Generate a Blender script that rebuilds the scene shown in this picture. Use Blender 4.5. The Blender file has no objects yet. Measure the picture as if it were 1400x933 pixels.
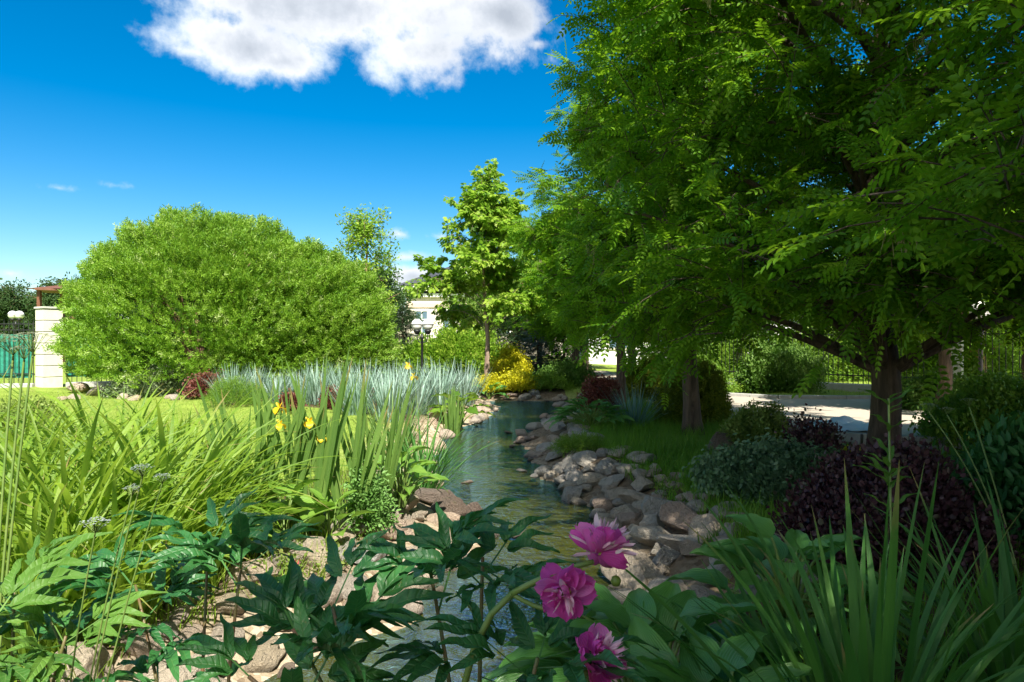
import bpy, math, random
import numpy as np
from math import radians as R, sin, cos, pi
rng = np.random.default_rng(11)
random.seed(5)
scene = bpy.context.scene
C = scene.collection
# ------------------------------------------------------------------ camera, sky, sun, exposure
F = 933.3                                     # focal length in photo pixels (24 mm)
CAMZ = 1.4
cam = bpy.data.cameras.new('camera'); cam_o = bpy.data.objects.new('camera', cam); C.objects.link(cam_o)
cam.lens = 24; cam.sensor_width = 36; cam.clip_start = 0.05; cam.clip_end = 3000
cam_o.location = (0, 0, CAMZ); cam_o.rotation_euler = (R(90), 0, 0)
scene.camera = cam_o
SUN_EL, SUN_AZ = 50.0, 167.0                   # azimuth clockwise from +Y (view direction)
sv = np.array([sin(R(SUN_AZ))*cos(R(SUN_EL)), cos(R(SUN_AZ))*cos(R(SUN_EL)), sin(R(SUN_EL))])
sun = bpy.data.lights.new('sun', 'SUN'); sun.energy = 5.0; sun.angle = R(0.5); sun.color = (1.0, 0.94, 0.82)
sun_o = bpy.data.objects.new('sun', sun); C.objects.link(sun_o)
from mathutils import Vector
sun_o.rotation_euler = Vector(tuple(sv)).to_track_quat('Z', 'Y').to_euler()
scene.view_settings.view_transform = 'Standard'; scene.view_settings.look = 'None'
scene.view_settings.gamma = 1; scene.view_settings.use_curve_mapping = False
scene.view_settings.exposure = 1.2
scene.cycles.max_bounces = 7; scene.cycles.diffuse_bounces = 4; scene.cycles.transmission_bounces = 5
scene.cycles.transparent_max_bounces = 8; scene.cycles.caustics_reflective = False; scene.cycles.caustics_refractive = False
scene.cycles.sample_clamp_indirect = 6
scene.cycles.use_denoising = True

class N:                                       # tiny node-tree helper
    def __init__(s, nt): s.nt = nt; nt.nodes.clear()
    def n(s, typ, props=None, **ins):
        nd = s.nt.nodes.new(typ)
        for k, v in (props or {}).items(): setattr(nd, k, v)
        for k, v in ins.items():
            k = int(k[1:]) if k[0] == 'i' and k[1:].isdigit() else k.replace('_', ' ')
            s.set(nd.inputs[k], v)
        return nd
    def set(s, inp, v):
        if isinstance(v, bpy.types.NodeSocket): s.nt.links.new(v, inp)
        elif isinstance(v, bpy.types.Node): s.nt.links.new(v.outputs[0], inp)
        else: inp.default_value = v
    def m(s, op, a, b=0.0, c=0.0): return s.n('ShaderNodeMath', {'operation': op}, i0=a, i1=b, i2=c).outputs[0]
    def mix(s, f, a, b, mode='MIX'):
        nd = s.nt.nodes.new('ShaderNodeMix'); nd.data_type = 'RGBA'; nd.blend_type = mode
        s.set(nd.inputs[0], f); s.set(nd.inputs[6], a); s.set(nd.inputs[7], b); return nd.outputs[2]
    def ramp(s, f, stops, interp='LINEAR'):
        nd = s.nt.nodes.new('ShaderNodeValToRGB'); cr = nd.color_ramp; cr.interpolation = interp
        while len(cr.elements) < len(stops): cr.elements.new(0.5)
        for e, (p, c) in zip(cr.elements, stops): e.position = p; e.color = (*c, 1) if len(c) == 3 else c
        s.set(nd.inputs[0], f); return nd.outputs[0]
    def noise(s, scale, detail=4, rough=.55, vec=None, dist=0):
        nd = s.n('ShaderNodeTexNoise', None, Scale=scale, Detail=detail, Roughness=rough, Distortion=dist)
        if vec is not None: s.set(nd.inputs['Vector'], vec)
        return nd.outputs[0]

world = bpy.data.worlds.new('World'); scene.world = world; world.use_nodes = True
w = N(world.node_tree)
sky = w.n('ShaderNodeTexSky', {'sky_type': 'NISHITA', 'sun_disc': False, 'sun_elevation': R(SUN_EL), 'sun_rotation': R(SUN_AZ),
                               'air_density': 1.0, 'dust_density': 0.25, 'ozone_density': 2.2})
hs = w.n('ShaderNodeHueSaturation', None, Saturation=1.58, Value=.60, Color=sky.outputs[0], Hue=0.497)
tc = w.n('ShaderNodeTexCoord')
sep = w.n('ShaderNodeSeparateXYZ', None, i0=tc.outputs['Generated'])
az = w.m('ARCTAN2', sep.outputs[0], sep.outputs[1])
el = w.m('ARCSINE', sep.outputs[2])
field = None
def azel(px, py):
    u, v = (px-700)/F, (466.5-py)/F
    return math.atan2(u, 1), math.asin(v/math.sqrt(1+u*u+v*v))
blobs = [(338, 66, 130, 50), (480, 12, 285, 84), (470, -90, 330, 100), (565, 74, 100, 60), (695, 20, 60, 44), (385, 84, 80, 30), (735, 60, 16, 8), (270, 72, 60, 14),
         (78, 257, 30, 6), (157, 254, 18, 6), (546, 320, 14, 7), (603, 324, 22, 7), (566, 378, 45, 18), (720, 385, 40, 14), (14, 374, 30, 10), (560, 352, 24, 7), (1500, 150, 200, 60), (-300, 60, 200, 70)]
for (px, py, rx, ry) in blobs:
    a0, e0 = azel(px, py); a1, _ = azel(px+rx, py); _, e1 = azel(px, py-ry)
    ra, re = abs(a1-a0), abs(e1-e0)
    q1 = w.m('POWER', w.m('ABSOLUTE', w.m('DIVIDE', w.m('SUBTRACT', az, a0), ra)), 2.0)
    q2 = w.m('POWER', w.m('ABSOLUTE', w.m('DIVIDE', w.m('SUBTRACT', el, e0), re)), 2.0)
    f = w.m('SUBTRACT', 1.0, w.m('SQRT', w.m('ADD', q1, q2)))
    f = w.m('ADD', w.m('MULTIPLY', f, min(1.0, ry/22)), 0.0 if ry > 30 else -.02)
    field = f if field is None else w.m('SMOOTH_MAX', field, f, 0.15)
n1 = w.noise(7.0, 9, .62, tc.outputs['Generated'], .35)
n2 = w.noise(26.0, 6, .6, tc.outputs['Generated'])
dens = w.m('ADD', field, w.m('MULTIPLY', w.m('SUBTRACT', n1, .50), 1.7))
dens = w.m('ADD', dens, w.m('MULTIPLY', w.m('SUBTRACT', n2, .5), 1.1))
mask = w.n('ShaderNodeMapRange', {'interpolation_type': 'SMOOTHSTEP'}, Value=dens, From_Min=-.10, From_Max=.55).outputs[0]
n3 = w.noise(5.0, 5, .55, tc.outputs['Generated'], .3)
thick = w.m('ADD', w.m('MULTIPLY', dens, .75), w.m('MULTIPLY', w.m('SUBTRACT', n3, .5), 1.4))
ccol = w.ramp(thick, [(0.0, (3.3, 3.8, 4.3)), (.30, (3.9, 4.0, 4.15)), (.62, (2.8, 3.0, 3.3)), (1.0, (2.0, 2.2, 2.5))])  # cloud shading put into the colour: greyer where the cloud is denser
skyc = w.mix(w.m('MULTIPLY', mask, .96), hs, ccol)
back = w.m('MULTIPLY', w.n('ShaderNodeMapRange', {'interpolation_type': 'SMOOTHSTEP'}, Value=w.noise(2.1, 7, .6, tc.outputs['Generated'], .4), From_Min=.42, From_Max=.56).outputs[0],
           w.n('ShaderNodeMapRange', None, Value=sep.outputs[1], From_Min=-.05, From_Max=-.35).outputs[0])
skyc = w.mix(back, skyc, (5.4, 5.25, 5.0, 1))          # broken cloud added behind the camera, unseen, to fill the shade with light
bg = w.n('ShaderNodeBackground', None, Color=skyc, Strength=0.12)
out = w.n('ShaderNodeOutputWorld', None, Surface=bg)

# ------------------------------------------------------------------ mesh helpers
def nrm(a): return a/np.maximum(np.linalg.norm(a, axis=-1, keepdims=True), 1e-9)
class G:
    def __init__(s): s.v = []; s.i = []; s.z = []; s.r = []; s.c = []; s.n = 0
    def add(s, V, idx, sizes, rnd=0.5, lc=None):
        V = np.asarray(V, float).reshape(-1, 3); s.v.append(V); s.i.append(np.asarray(idx, np.int64).ravel()+s.n)
        sizes = np.asarray(sizes, np.int64); s.z.append(sizes)
        rnd = np.asarray(rnd, float); s.r.append(np.full(len(sizes), float(rnd)) if rnd.ndim == 0 else rnd)
        s.c.append(np.zeros((len(V), 3)) if lc is None else np.asarray(lc, float).reshape(-1, 3)); s.n += len(V)
        return s
    def faces(s, V, Fc, rnd=.5, lc=None):
        return s.add(V, np.concatenate([np.array(f) for f in Fc]), [len(f) for f in Fc], rnd, lc)
    def arr(s):
        return np.concatenate(s.v), np.concatenate(s.i), np.concatenate(s.z), np.concatenate(s.r), np.concatenate(s.c)
    def scatter(s, T, P, B, S, rnd=None):
        tv, ti, tz, tr, tl = T.arr() if isinstance(T, G) else T
        n = len(P); nv = len(tv)
        if n == 0: return s
        S = np.broadcast_to(np.asarray(S, float), (n,))
        V = np.einsum('vk,nkj->nvj', tv, B)*S[:, None, None] + P[:, None, :]
        I = ti[None, :] + (np.arange(n)*nv)[:, None]
        if rnd is None: rnd = rng.random(n)
        s.add(V.reshape(-1, 3), I.ravel(), np.tile(tz, n), np.repeat(rnd, len(tz)), np.tile(tl, (n, 1)))
        return s
def basis(d, up):
    y = nrm(np.asarray(d, float)); up = np.broadcast_to(np.asarray(up, float), y.shape)
    x = nrm(np.cross(y, up)+1e-6); z = np.cross(x, y); return np.stack([x, y, z], axis=-2)
def build(name, g, mat, parent=None, smooth=True, sharp=None):
    me = bpy.data.meshes.new(name)
    if isinstance(g, G) and g.n:
        V, I, Z, Rn, L = g.arr()
        me.vertices.add(len(V)); me.vertices.foreach_set('co', V.astype(np.float32).ravel())
        me.loops.add(len(I)); me.loops.foreach_set('vertex_index', I.astype(np.int32))
        me.polygons.add(len(Z)); st = np.concatenate([[0], np.cumsum(Z)[:-1]]).astype(np.int32)
        me.polygons.foreach_set('loop_start', st)
        me.polygons.foreach_set('use_smooth', np.full(len(Z), smooth))
        me.update(calc_edges=True)
        a = me.attributes.new('rnd', 'FLOAT', 'FACE'); a.data.foreach_set('value', Rn.astype(np.float32))
        a = me.attributes.new('lc', 'FLOAT_VECTOR', 'POINT'); a.data.foreach_set('vector', L.astype(np.float32).ravel())
        if sharp: me.set_sharp_from_angle(angle=R(sharp))
    me.materials.append(mat)
    o = bpy.data.objects.new(name, me); C.objects.link(o)
    if parent: o.parent = parent
    return o
def tag(o, label=None, cat=None, group=None, kind=None):
    if label: o['label'] = label
    if cat: o['category'] = cat
    if group: o['group'] = group
    if kind: o['kind'] = kind
    return o
def empty(name, loc, rz=0, label=None, cat=None, group=None):
    o = bpy.data.objects.new(name, None); C.objects.link(o); o.location = loc; o.rotation_euler = (0, 0, rz); o.empty_display_size = .2
    return tag(o, label, cat, group)
def copy_tree(o, parent=None):
    c = o.copy(); C.objects.link(c)
    if parent: c.parent = parent
    for ch in [x for x in C.objects if x.parent == o]: copy_tree(ch, c)
    return c
def clone(o, loc, rz=0, s=1, label=None, group=None):
    c = copy_tree(o); c.location = loc; c.rotation_euler = (0, 0, rz); c.scale = (s, s, s) if np.ndim(s) == 0 else s
    if label: c['label'] = label
    if group: c['group'] = group
    return c
def W(px, py, D): return np.array([(px-700)/F*D, D, CAMZ-(py-466.5)/F*D])
def box(g, x0, x1, y0, y1, z0, z1, rnd=.5):
    V = [(x0, y0, z0), (x1, y0, z0), (x1, y1, z0), (x0, y1, z0), (x0, y0, z1), (x1, y0, z1), (x1, y1, z1), (x0, y1, z1)]
    return g.faces(V, [(0, 3, 2, 1), (4, 5, 6, 7), (0, 1, 5, 4), (1, 2, 6, 5), (2, 3, 7, 6), (3, 0, 4, 7)], rnd)
def obox(g, c, sx, sy, sz, a=0, bev=0.0):
    ca, sa = cos(a), sin(a); b = bev
    pts = []; 
    for z, i in ((0, b), (b, 0), (sz-b, 0), (sz, b)) if b else ((0, 0), (sz, 0)):
        for x, y in ((-1, -1), (1, -1), (1, 1), (-1, 1)):
            X, Y = x*(sx/2-i), y*(sy/2-i); pts.append((c[0]+X*ca-Y*sa, c[1]+X*sa+Y*ca, c[2]+z))
    n = len(pts)//4; Fc = [(3, 2, 1, 0), tuple(range(4*n-4, 4*n))]
    for k in range(n-1):
        for j in range(4): Fc.append((4*k+j, 4*k+(j+1) % 4, 4*k+4+(j+1) % 4, 4*k+4+j))
    return g.faces(pts, Fc)
def tube(g, P, r, k=6, cap=True, rnd=.5):
    P = np.asarray(P, float); n = len(P); r = np.broadcast_to(np.asarray(r, float), (n,))
    T = np.gradient(P, axis=0); T = nrm(T)
    up = np.array([0, 0, 1.]) if abs(T[0][2]) < .9 else np.array([1., 0, 0])
    x = nrm(np.cross(T, up)+1e-7); y = np.cross(T, x)
    a = np.arange(k)*2*pi/k
    V = P[:, None, :] + r[:, None, None]*(np.cos(a)[None, :, None]*x[:, None, :]+np.sin(a)[None, :, None]*y[:, None, :])
    i = np.arange(n-1)[:, None]*k; j = np.arange(k)[None, :]; j2 = (j+1) % k
    q = np.stack([i+j, i+j2, i+k+j2, i+k+j], -1).reshape(-1, 4)
    lc = np.zeros((n, k, 3)); lc[:, :, 1] = np.linspace(0, 1, n)[:, None]
    idx = [q.ravel()]; sz = [np.full(len(q), 4)]
    if cap:
        idx += [np.arange(k)[::-1], (n-1)*k+np.arange(k)]; sz += [[k], [k]]
    return g.add(V.reshape(-1, 3), np.concatenate(idx), np.concatenate(sz), rnd, lc.reshape(-1, 3))
def lathe(g, prof, c=(0, 0, 0), k=20, rnd=.5):
    prof = np.asarray(prof, float); n = len(prof); a = np.arange(k)*2*pi/k
    V = np.stack([prof[:, 0:1]*np.cos(a), prof[:, 0:1]*np.sin(a), np.repeat(prof[:, 1:2], k, 1)], -1)+np.array(c)
    i = np.arange(n-1)[:, None]*k; j = np.arange(k)[None, :]; j2 = (j+1) % k
    q = np.stack([i+j, i+j2, i+k+j2, i+k+j], -1).reshape(-1, 4)
    return g.add(V.reshape(-1, 3), np.concatenate([q.ravel(), np.arange(k)[::-1], (n-1)*k+np.arange(k)]), [4]*len(q)+[k, k], rnd)
def bez(p0, p1, p2, n=8):
    t = np.linspace(0, 1, n)[:, None]; p0, p1, p2 = map(np.asarray, (p0, p1, p2))
    return (1-t)**2*p0+2*t*(1-t)*p1+t*t*p2

# ------------------------------------------------------------------ materials
def mat(name):
    m = bpy.data.materials.new(name); m.use_nodes = True; return m, N(m.node_tree)
def finish(k, sh, disp=None):
    k.n('ShaderNodeOutputMaterial', None, Surface=sh)
def leafmat(name, cols, trans=.32, tcol=(.35, .6, .05), rough=.45, spec=.35, veins=0, vcol=None, vn=22, patch=1.5, edge=None, tgain=None):
    m, k = mat(name)
    at = k.n('ShaderNodeAttribute', {'attribute_name': 'rnd'}).outputs['Fac']
    geo = k.n('ShaderNodeNewGeometry')
    big = k.noise(patch, 2, .5, geo.outputs['Position'])
    f = k.m('ADD', k.m('MULTIPLY', at, .75), k.m('MULTIPLY', k.m('SUBTRACT', big, .4), .8))
    col = k.ramp(f, [(i/(len(cols)-1), c) for i, c in enumerate(cols)])
    nor = None
    if veins or edge:
        lc = k.n('ShaderNodeAttribute', {'attribute_name': 'lc'}).outputs['Vector']
        sp = k.n('ShaderNodeSeparateXYZ', None, i0=lc)
        ax = k.m('ABSOLUTE', sp.outputs[0])
        rib = k.n('ShaderNodeMapRange', None, Value=ax, From_Min=.0, From_Max=.10, To_Min=1, To_Max=0).outputs[0]
        if veins == 1:      # midrib with side veins
            ph = k.m('MULTIPLY', k.m('SUBTRACT', sp.outputs[1], k.m('MULTIPLY', ax, .10)), vn*2*pi)
            vv = k.m('POWER', k.m('MULTIPLY', k.m('ADD', k.m('SINE', ph), 1.0), .5), 5)
        else:               # parallel veins
            vv = k.m('POWER', k.m('MULTIPLY', k.m('ADD', k.m('SINE', k.m('MULTIPLY', sp.outputs[0], vn)), 1.0), .5), 2)
        if veins:
            col = k.mix(k.m('MULTIPLY', k.m('MAXIMUM', rib, k.m('MULTIPLY', vv, .35 if veins == 1 else .75)), .6), col, (*(vcol or cols[-1]), 1))
            nor = k.n('ShaderNodeBump', None, Strength=.5, Distance=.002, Height=k.m('SUBTRACT', 0.0, k.m('ADD', vv, rib))).outputs[0]
        if veins == 2:      # dry tips and a few brown streaks
            tipf = k.n('ShaderNodeMapRange', None, Value=k.m('ADD', k.m('ADD', sp.outputs[1], k.m('MULTIPLY', at, .35)), k.m('MULTIPLY', k.noise(9, 4, .6, geo.outputs['Position']), .25)), From_Min=1.28, From_Max=1.38).outputs[0]
            if 'blade' in name: col = k.mix(tipf, col, (.34, .26, .10, 1))
        if veins == 1:      # leaf spots and yellowing
            spf = k.n('ShaderNodeMapRange', None, Value=k.noise(95, 3, .6, geo.outputs['Position']), From_Min=.66, From_Max=.70, To_Max=.6).outputs[0]
            col = k.mix(spf, col, (.20, .17, .05, 1))
        if edge:
            e = k.n('ShaderNodeMapRange', None, Value=k.m('ADD', ax, k.m('MULTIPLY', k.m('SUBTRACT', big, .5), .5)), From_Min=.45, From_Max=.62).outputs[0]
            col = k.mix(e, col, (*edge, 1))
    pb = k.n('ShaderNodeBsdfPrincipled', None, Base_Color=col, Roughness=rough)
    pb.inputs['Specular IOR Level'].default_value = spec
    if nor: k.set(pb.inputs['Normal'], nor)
    tcm = k.mix(.55, col, (*tcol, 1))
    tr = k.n('ShaderNodeBsdfTranslucent', None, Color=tcm)
    sh = k.n('ShaderNodeMixShader', None, i0=trans, i1=pb, i2=tr)
    finish(k, sh); return m
M = {}
M['robinia'] = leafmat('robinia_leaf', [(.03, .11, .006), (.065, .185, .010), (.15, .30, .015), (.27, .40, .03)], .46, (.38, .68, .02), .5, .22)
M['willow'] = leafmat('willow_leaf', [(.06, .16, .010), (.14, .29, .02), (.25, .41, .045), (.52, .58, .27)], .36, (.36, .56, .03), .45, .35)
M['maple'] = leafmat('maple_leaf', [(.08, .20, .015), (.18, .34, .025), (.32, .46, .05), (.46, .52, .12)], .48, (.35, .6, .05), .45, .3)
M['rowan'] = leafmat('rowan_leaf', [(.05, .12, .02), (.10, .20, .03), (.18, .28, .06)], .36, (.2, .4, .05), .5, .3)
M['fartree'] = leafmat('distant_leaf', [(.025, .06, .02), (.05, .10, .03), (.09, .15, .045)], .25, (.15, .3, .05), .6, .2, patch=.5)
M['brightleaf'] = leafmat('bright_leaf', [(.06, .15, .015), (.14, .26, .03), (.26, .36, .05)], .35, (.4, .6, .05), .5, .25, patch=.6)
M['pine'] = leafmat('pine_needle', [(.02, .05, .02), (.04, .08, .03), (.08, .12, .05)], .12, (.1, .2, .05), .55, .25)
M['spruce'] = leafmat('blue_spruce_needle', [(.06, .12, .12), (.12, .20, .20), (.22, .32, .33)], .1, (.1, .2, .15), .55, .25)
M['thuja'] = leafmat('thuja_spray', [(.06, .11, .01), (.15, .20, .015), (.30, .32, .03)], .25, (.4, .45, .03), .6, .2)
M['gold'] = leafmat('golden_leaf', [(.30, .33, .01), (.50, .48, .015), (.66, .60, .04)], .35, (.75, .7, .03), .5, .25)
M['limeleaf'] = leafmat('lime_leaf', [(.10, .17, .03), (.20, .28, .06), (.33, .40, .12)], .3, (.4, .5, .08), .5, .25)
M['barberry'] = leafmat('purple_barberry_leaf', [(.022, .014, .016), (.045, .02, .027), (.075, .032, .04), (.06, .09, .03)], .15, (.16, .02, .04), .45, .35)
M['redleaf'] = leafmat('red_leaf', [(.06, .02, .015), (.14, .04, .03), (.22, .09, .05)], .2, (.3, .05, .03), .5, .3)
M['variegated'] = leafmat('variegated_leaf', [(.07, .13, .04), (.16, .22, .10), (.45, .48, .33)], .25, (.4, .45, .2), .5, .25, edge=(.6, .62, .45))
M['greyshrub'] = leafmat('grey_green_leaf', [(.05, .11, .045), (.09, .17, .08), (.2, .29, .17)], .2, (.15, .3, .1), .5, .3, edge=(.38, .42, .3))
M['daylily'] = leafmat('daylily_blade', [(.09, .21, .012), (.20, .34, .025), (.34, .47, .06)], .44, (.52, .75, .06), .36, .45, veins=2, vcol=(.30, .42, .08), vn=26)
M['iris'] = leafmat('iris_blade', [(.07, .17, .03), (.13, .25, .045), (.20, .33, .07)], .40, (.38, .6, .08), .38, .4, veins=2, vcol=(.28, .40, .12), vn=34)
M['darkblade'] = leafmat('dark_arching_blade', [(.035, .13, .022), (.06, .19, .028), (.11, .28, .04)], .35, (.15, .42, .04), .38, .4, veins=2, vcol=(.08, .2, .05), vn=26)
M['bluegrass'] = leafmat('blue_oat_grass', [(.12, .22, .14), (.28, .42, .34), (.48, .60, .55)], .2, (.35, .5, .4), .5, .3)
M['bluegrass_shaded'] = leafmat('shaded_blue_grass', [(.09, .2, .17), (.15, .29, .26), (.25, .4, .36)], .2, (.2, .4, .3), .5, .3)  # copy of the blue grass leaf, shade put into its darker colours
M['hosta'] = leafmat('hosta_leaf', [(.05, .17, .035), (.08, .24, .045), (.13, .31, .06)], .3, (.2, .5, .06), .34, .5, veins=2, vcol=(.14, .30, .09), vn=48)
M['hosta_lit'] = leafmat('sunny_broad_leaf', [(.07, .19, .02), (.13, .28, .03), (.22, .36, .06)], .35, (.35, .62, .05), .38, .45, veins=2, vcol=(.28, .42, .1), vn=40)  # hosta leaf copy for sunny spots, sunlight put into the colours
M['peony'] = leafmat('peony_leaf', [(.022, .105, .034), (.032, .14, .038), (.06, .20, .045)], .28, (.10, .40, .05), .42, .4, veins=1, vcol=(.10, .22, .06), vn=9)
M['peony_lit'] = leafmat('peony_leaf_sunlit', [(.05, .14, .025), (.09, .20, .03), (.15, .28, .05)], .3, (.28, .55, .05), .5, .25, veins=1, vcol=(.2, .34, .1), vn=9)  # peony leaf copy with sunlight put into its lighter, yellower colours
M['herb'] = leafmat('grey_green_herb', [(.09, .2, .04), (.15, .3, .07), (.24, .38, .14)], .3, (.3, .5, .12), .5, .3)
M['grass'] = leafmat('grass_blade', [(.06, .17, .012), (.11, .26, .02), (.21, .36, .04)], .35, (.3, .55, .04), .5, .25, patch=1.0)
M['lawn'] = leafmat('lawn_blade', [(.15, .25, .035), (.25, .36, .055), (.37, .45, .11)], .35, (.45, .6, .08), .55, .2, patch=.7)
M['petal'] = leafmat('magenta_petal', [(.70, .055, .42), (.82, .13, .55), (.92, .48, .78)], .36, (.92, .16, .62), .42, .3, veins=2, vcol=(.72, .16, .5), vn=50, patch=14)
M['palepetal'] = leafmat('pale_pink_petal', [(.80, .38, .55), (.88, .62, .72), (.93, .84, .86)], .3, (.85, .35, .55), .45, .3, patch=18)
M['yellowpetal'] = leafmat('yellow_petal', [(.75, .45, .01), (.85, .60, .02), (.9, .72, .05)], .3, (.9, .6, .02), .45, .3, patch=9)
M['umbel'] = leafmat('pale_floret', [(.30, .36, .36), (.42, .48, .48), (.6, .64, .6)], .3, (.5, .6, .55), .6, .2, patch=9)
M['palehead'] = leafmat('white_floret', [(.45, .52, .32), (.62, .66, .5), (.75, .76, .66)], .3, (.5, .6, .4), .6, .2, patch=9)
M['pods'] = leafmat('pale_seed_strand', [(.25, .24, .10), (.36, .34, .17), (.45, .42, .26)], .3, (.4, .4, .15), .6, .2)
def simple(name, c, rough=.6, spec=.4, metal=0, noise=None, bump=0, bscale=20, c2=None):
    m, k = mat(name); geo = k.n('ShaderNodeNewGeometry')
    col = (*c, 1)
    if c2: col = k.mix(k.n('ShaderNodeMapRange', None, Value=k.noise(noise or 5, 6, .6, geo.outputs['Position']), From_Min=.35, From_Max=.65).outputs[0], (*c, 1), (*c2, 1))
    pb = k.n('ShaderNodeBsdfPrincipled', None, Base_Color=col, Roughness=rough, Metallic=metal)
    pb.inputs['Specular IOR Level'].default_value = spec
    if bump: k.set(pb.inputs['Normal'], k.n('ShaderNodeBump', None, Strength=bump, Distance=.02, Height=k.noise(bscale, 6, .6, geo.outputs['Position'])).outputs[0])
    finish(k, pb); return m
M['greenstem'] = simple('green_stem', (.11, .20, .04), .45, .4, c2=(.17, .24, .06), noise=15)
M['redstem'] = simple('reddish_stem', (.14, .07, .035), .45, .4, c2=(.10, .15, .04), noise=12)
M['blackiron'] = simple('black_iron', (.012, .013, .014), .45, .5)
M['globe'] = simple('opal_globe', (.82, .82, .78), .25, .5)
M['block'] = simple('cream_block', (.62, .60, .50), .8, .2, c2=(.70, .68, .58), noise=6, bump=.15, bscale=60)
M['grout'] = simple('dark_joint', (.16, .16, .15), .9, .1)
M['cap'] = simple('pillar_cap', (.55, .56, .50), .8, .2, c2=(.45, .47, .40), noise=9)
M['net'] = simple('green_netting', (.012, .14, .095), .6, .3, c2=(.03, .26, .19), noise=9, bump=.3, bscale=9)
M['slate'] = simple('dark_roof', (.045, .05, .06), .55, .4, c2=(.07, .075, .085), noise=1.5)
M['stucco'] = simple('beige_stucco', (.60, .54, .46), .85, .2, c2=(.66, .60, .52), noise=2)
M['band'] = simple('pinkish_beige_band', (.55, .44, .36), .85, .2)
M['pinkwall'] = simple('salmon_wall', (.50, .26, .19), .85, .2, c2=(.56, .31, .23), noise=2)
M['white'] = simple('white_trim', (.78, .78, .76), .7, .3)
M['glass'] = simple('window_glass', (.10, .16, .22), .08, .8)
M['brownroof'] = simple('brown_roof', (.13, .055, .03), .6, .3, c2=(.18, .08, .05), noise=4)
M['concrete'] = simple('kerb_concrete', (.34, .34, .33), .85, .2, c2=(.42, .42, .40), noise=8, bump=.2, bscale=40)
M['sheet'] = simple('pale_blue_sheet', (.52, .62, .68), .6, .3, c2=(.62, .7, .74), noise=4)
M['leafred'] = simple('fallen_red_leaf', (.42, .05, .06), .5, .4, c2=(.5, .16, .14), noise=30)
M['carpel'] = simple('seed_head', (.25, .33, .04), .5, .4)
M['bud'] = simple('green_bud', (.13, .2, .03), .4, .4)

def barkmat(name, c1, c2, sc=14):
    m, k = mat(name); tcn = k.n('ShaderNodeTexCoord')
    mp = k.n('ShaderNodeMapping', None, Vector=tcn.outputs['Object']); mp.inputs['Scale'].default_value = (1, 1, .18)
    nz = k.noise(sc, 8, .65, mp.outputs[0], .6)
    col = k.ramp(nz, [(.32, c1), (.62, c2)])
    pb = k.n('ShaderNodeBsdfPrincipled', None, Base_Color=col, Roughness=.9)
    k.set(pb.inputs['Normal'], k.n('ShaderNodeBump', None, Strength=.9, Distance=.03, Height=nz).outputs[0])
    finish(k, pb); return m
M['bark'] = barkmat('furrowed_bark', (.025, .017, .012), (.12, .085, .06))
M['palebark'] = barkmat('smooth_pinkish_bark', (.16, .11, .08), (.34, .25, .19), 8)
M['tannedbark'] = barkmat('tan_branch_bark', (.09, .055, .03), (.30, .19, .11), 9)

def rockmat(name, stops, wet=True):
    m, k = mat(name); geo = k.n('ShaderNodeNewGeometry'); oi = k.n('ShaderNodeObjectInfo'); tcn = k.n('ShaderNodeTexCoord')
    base = k.ramp(oi.outputs['Random'], stops)
    v = k.n('ShaderNodeVectorMath', {'operation': 'ADD'}, i0=tcn.outputs['Object'], i1=oi.outputs['Location']).outputs[0]
    n1 = k.noise(3.2, 8, .62, v, .4); n2 = k.noise(38, 6, .65, v)
    c = k.mix(k.n('ShaderNodeMapRange', None, Value=n1, From_Min=.38, From_Max=.66).outputs[0], base, k.mix(.38, base, (.12, .09, .07, 1)))
    c = k.mix(k.n('ShaderNodeMapRange', None, Value=n2, From_Min=.5, From_Max=.75, To_Max=.6).outputs[0], c, (.62, .58, .50, 1))
    c = k.mix(k.n('ShaderNodeMapRange', None, Value=k.noise(14, 8, .7, v, 1.0), From_Min=.54, From_Max=.64, To_Max=.4).outputs[0], c, (.09, .08, .07, 1))
    sp = k.n('ShaderNodeSeparateXYZ', None, i0=geo.outputs['Position'])
    wetf = k.n('ShaderNodeMapRange', None, Value=k.m('ADD', sp.outputs[2], k.m('MULTIPLY', n1, .06)), From_Min=-.21, From_Max=-.16, To_Min=1, To_Max=0).outputs[0]
    c = k.mix(k.m('MULTIPLY', wetf, .72), c, (.02, .022, .018, 1))
    # moss in the upper hollows
    up = k.n('ShaderNodeSeparateXYZ', None, i0=geo.outputs['Normal'])
    mo = k.m('MULTIPLY', k.n('ShaderNodeMapRange', None, Value=k.noise(2.1, 5, .6, v), From_Min=.60, From_Max=.7, To_Max=.5).outputs[0], up.outputs[2])
    c = k.mix(k.m('MAXIMUM', mo, 0.0), c, (.10, .11, .04, 1))
    pb = k.n('ShaderNodeBsdfPrincipled', None, Base_Color=c, Roughness=k.m('SUBTRACT', .85, k.m('MULTIPLY', wetf, .6)))
    h = k.m('ADD', k.m('MULTIPLY', k.noise(9, 9, .6, v, .3), 1.0), k.m('MULTIPLY', n2, .25))
    k.set(pb.inputs['Normal'], k.n('ShaderNodeBump', None, Strength=1.0, Distance=.075, Height=h).outputs[0])
    finish(k, pb); return m
M['rockR'] = rockmat('bank_rock_grey', [(0, (.40, .38, .34)), (.25, (.56, .49, .39)), (.45, (.44, .32, .25)), (.65, (.60, .50, .37)), (.82, (.40, .40, .38)), (1, (.60, .47, .35))])
M['rockL'] = rockmat('bank_rock_tan', [(0, (.58, .47, .32)), (.3, (.64, .52, .37)), (.55, (.48, .42, .35)), (.75, (.66, .52, .40)), (1, (.56, .40, .29))])
M['rockD'] = rockmat('bank_rock_brown', [(0, (.12, .075, .05)), (.5, (.16, .105, .08)), (1, (.20, .15, .12))])

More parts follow.
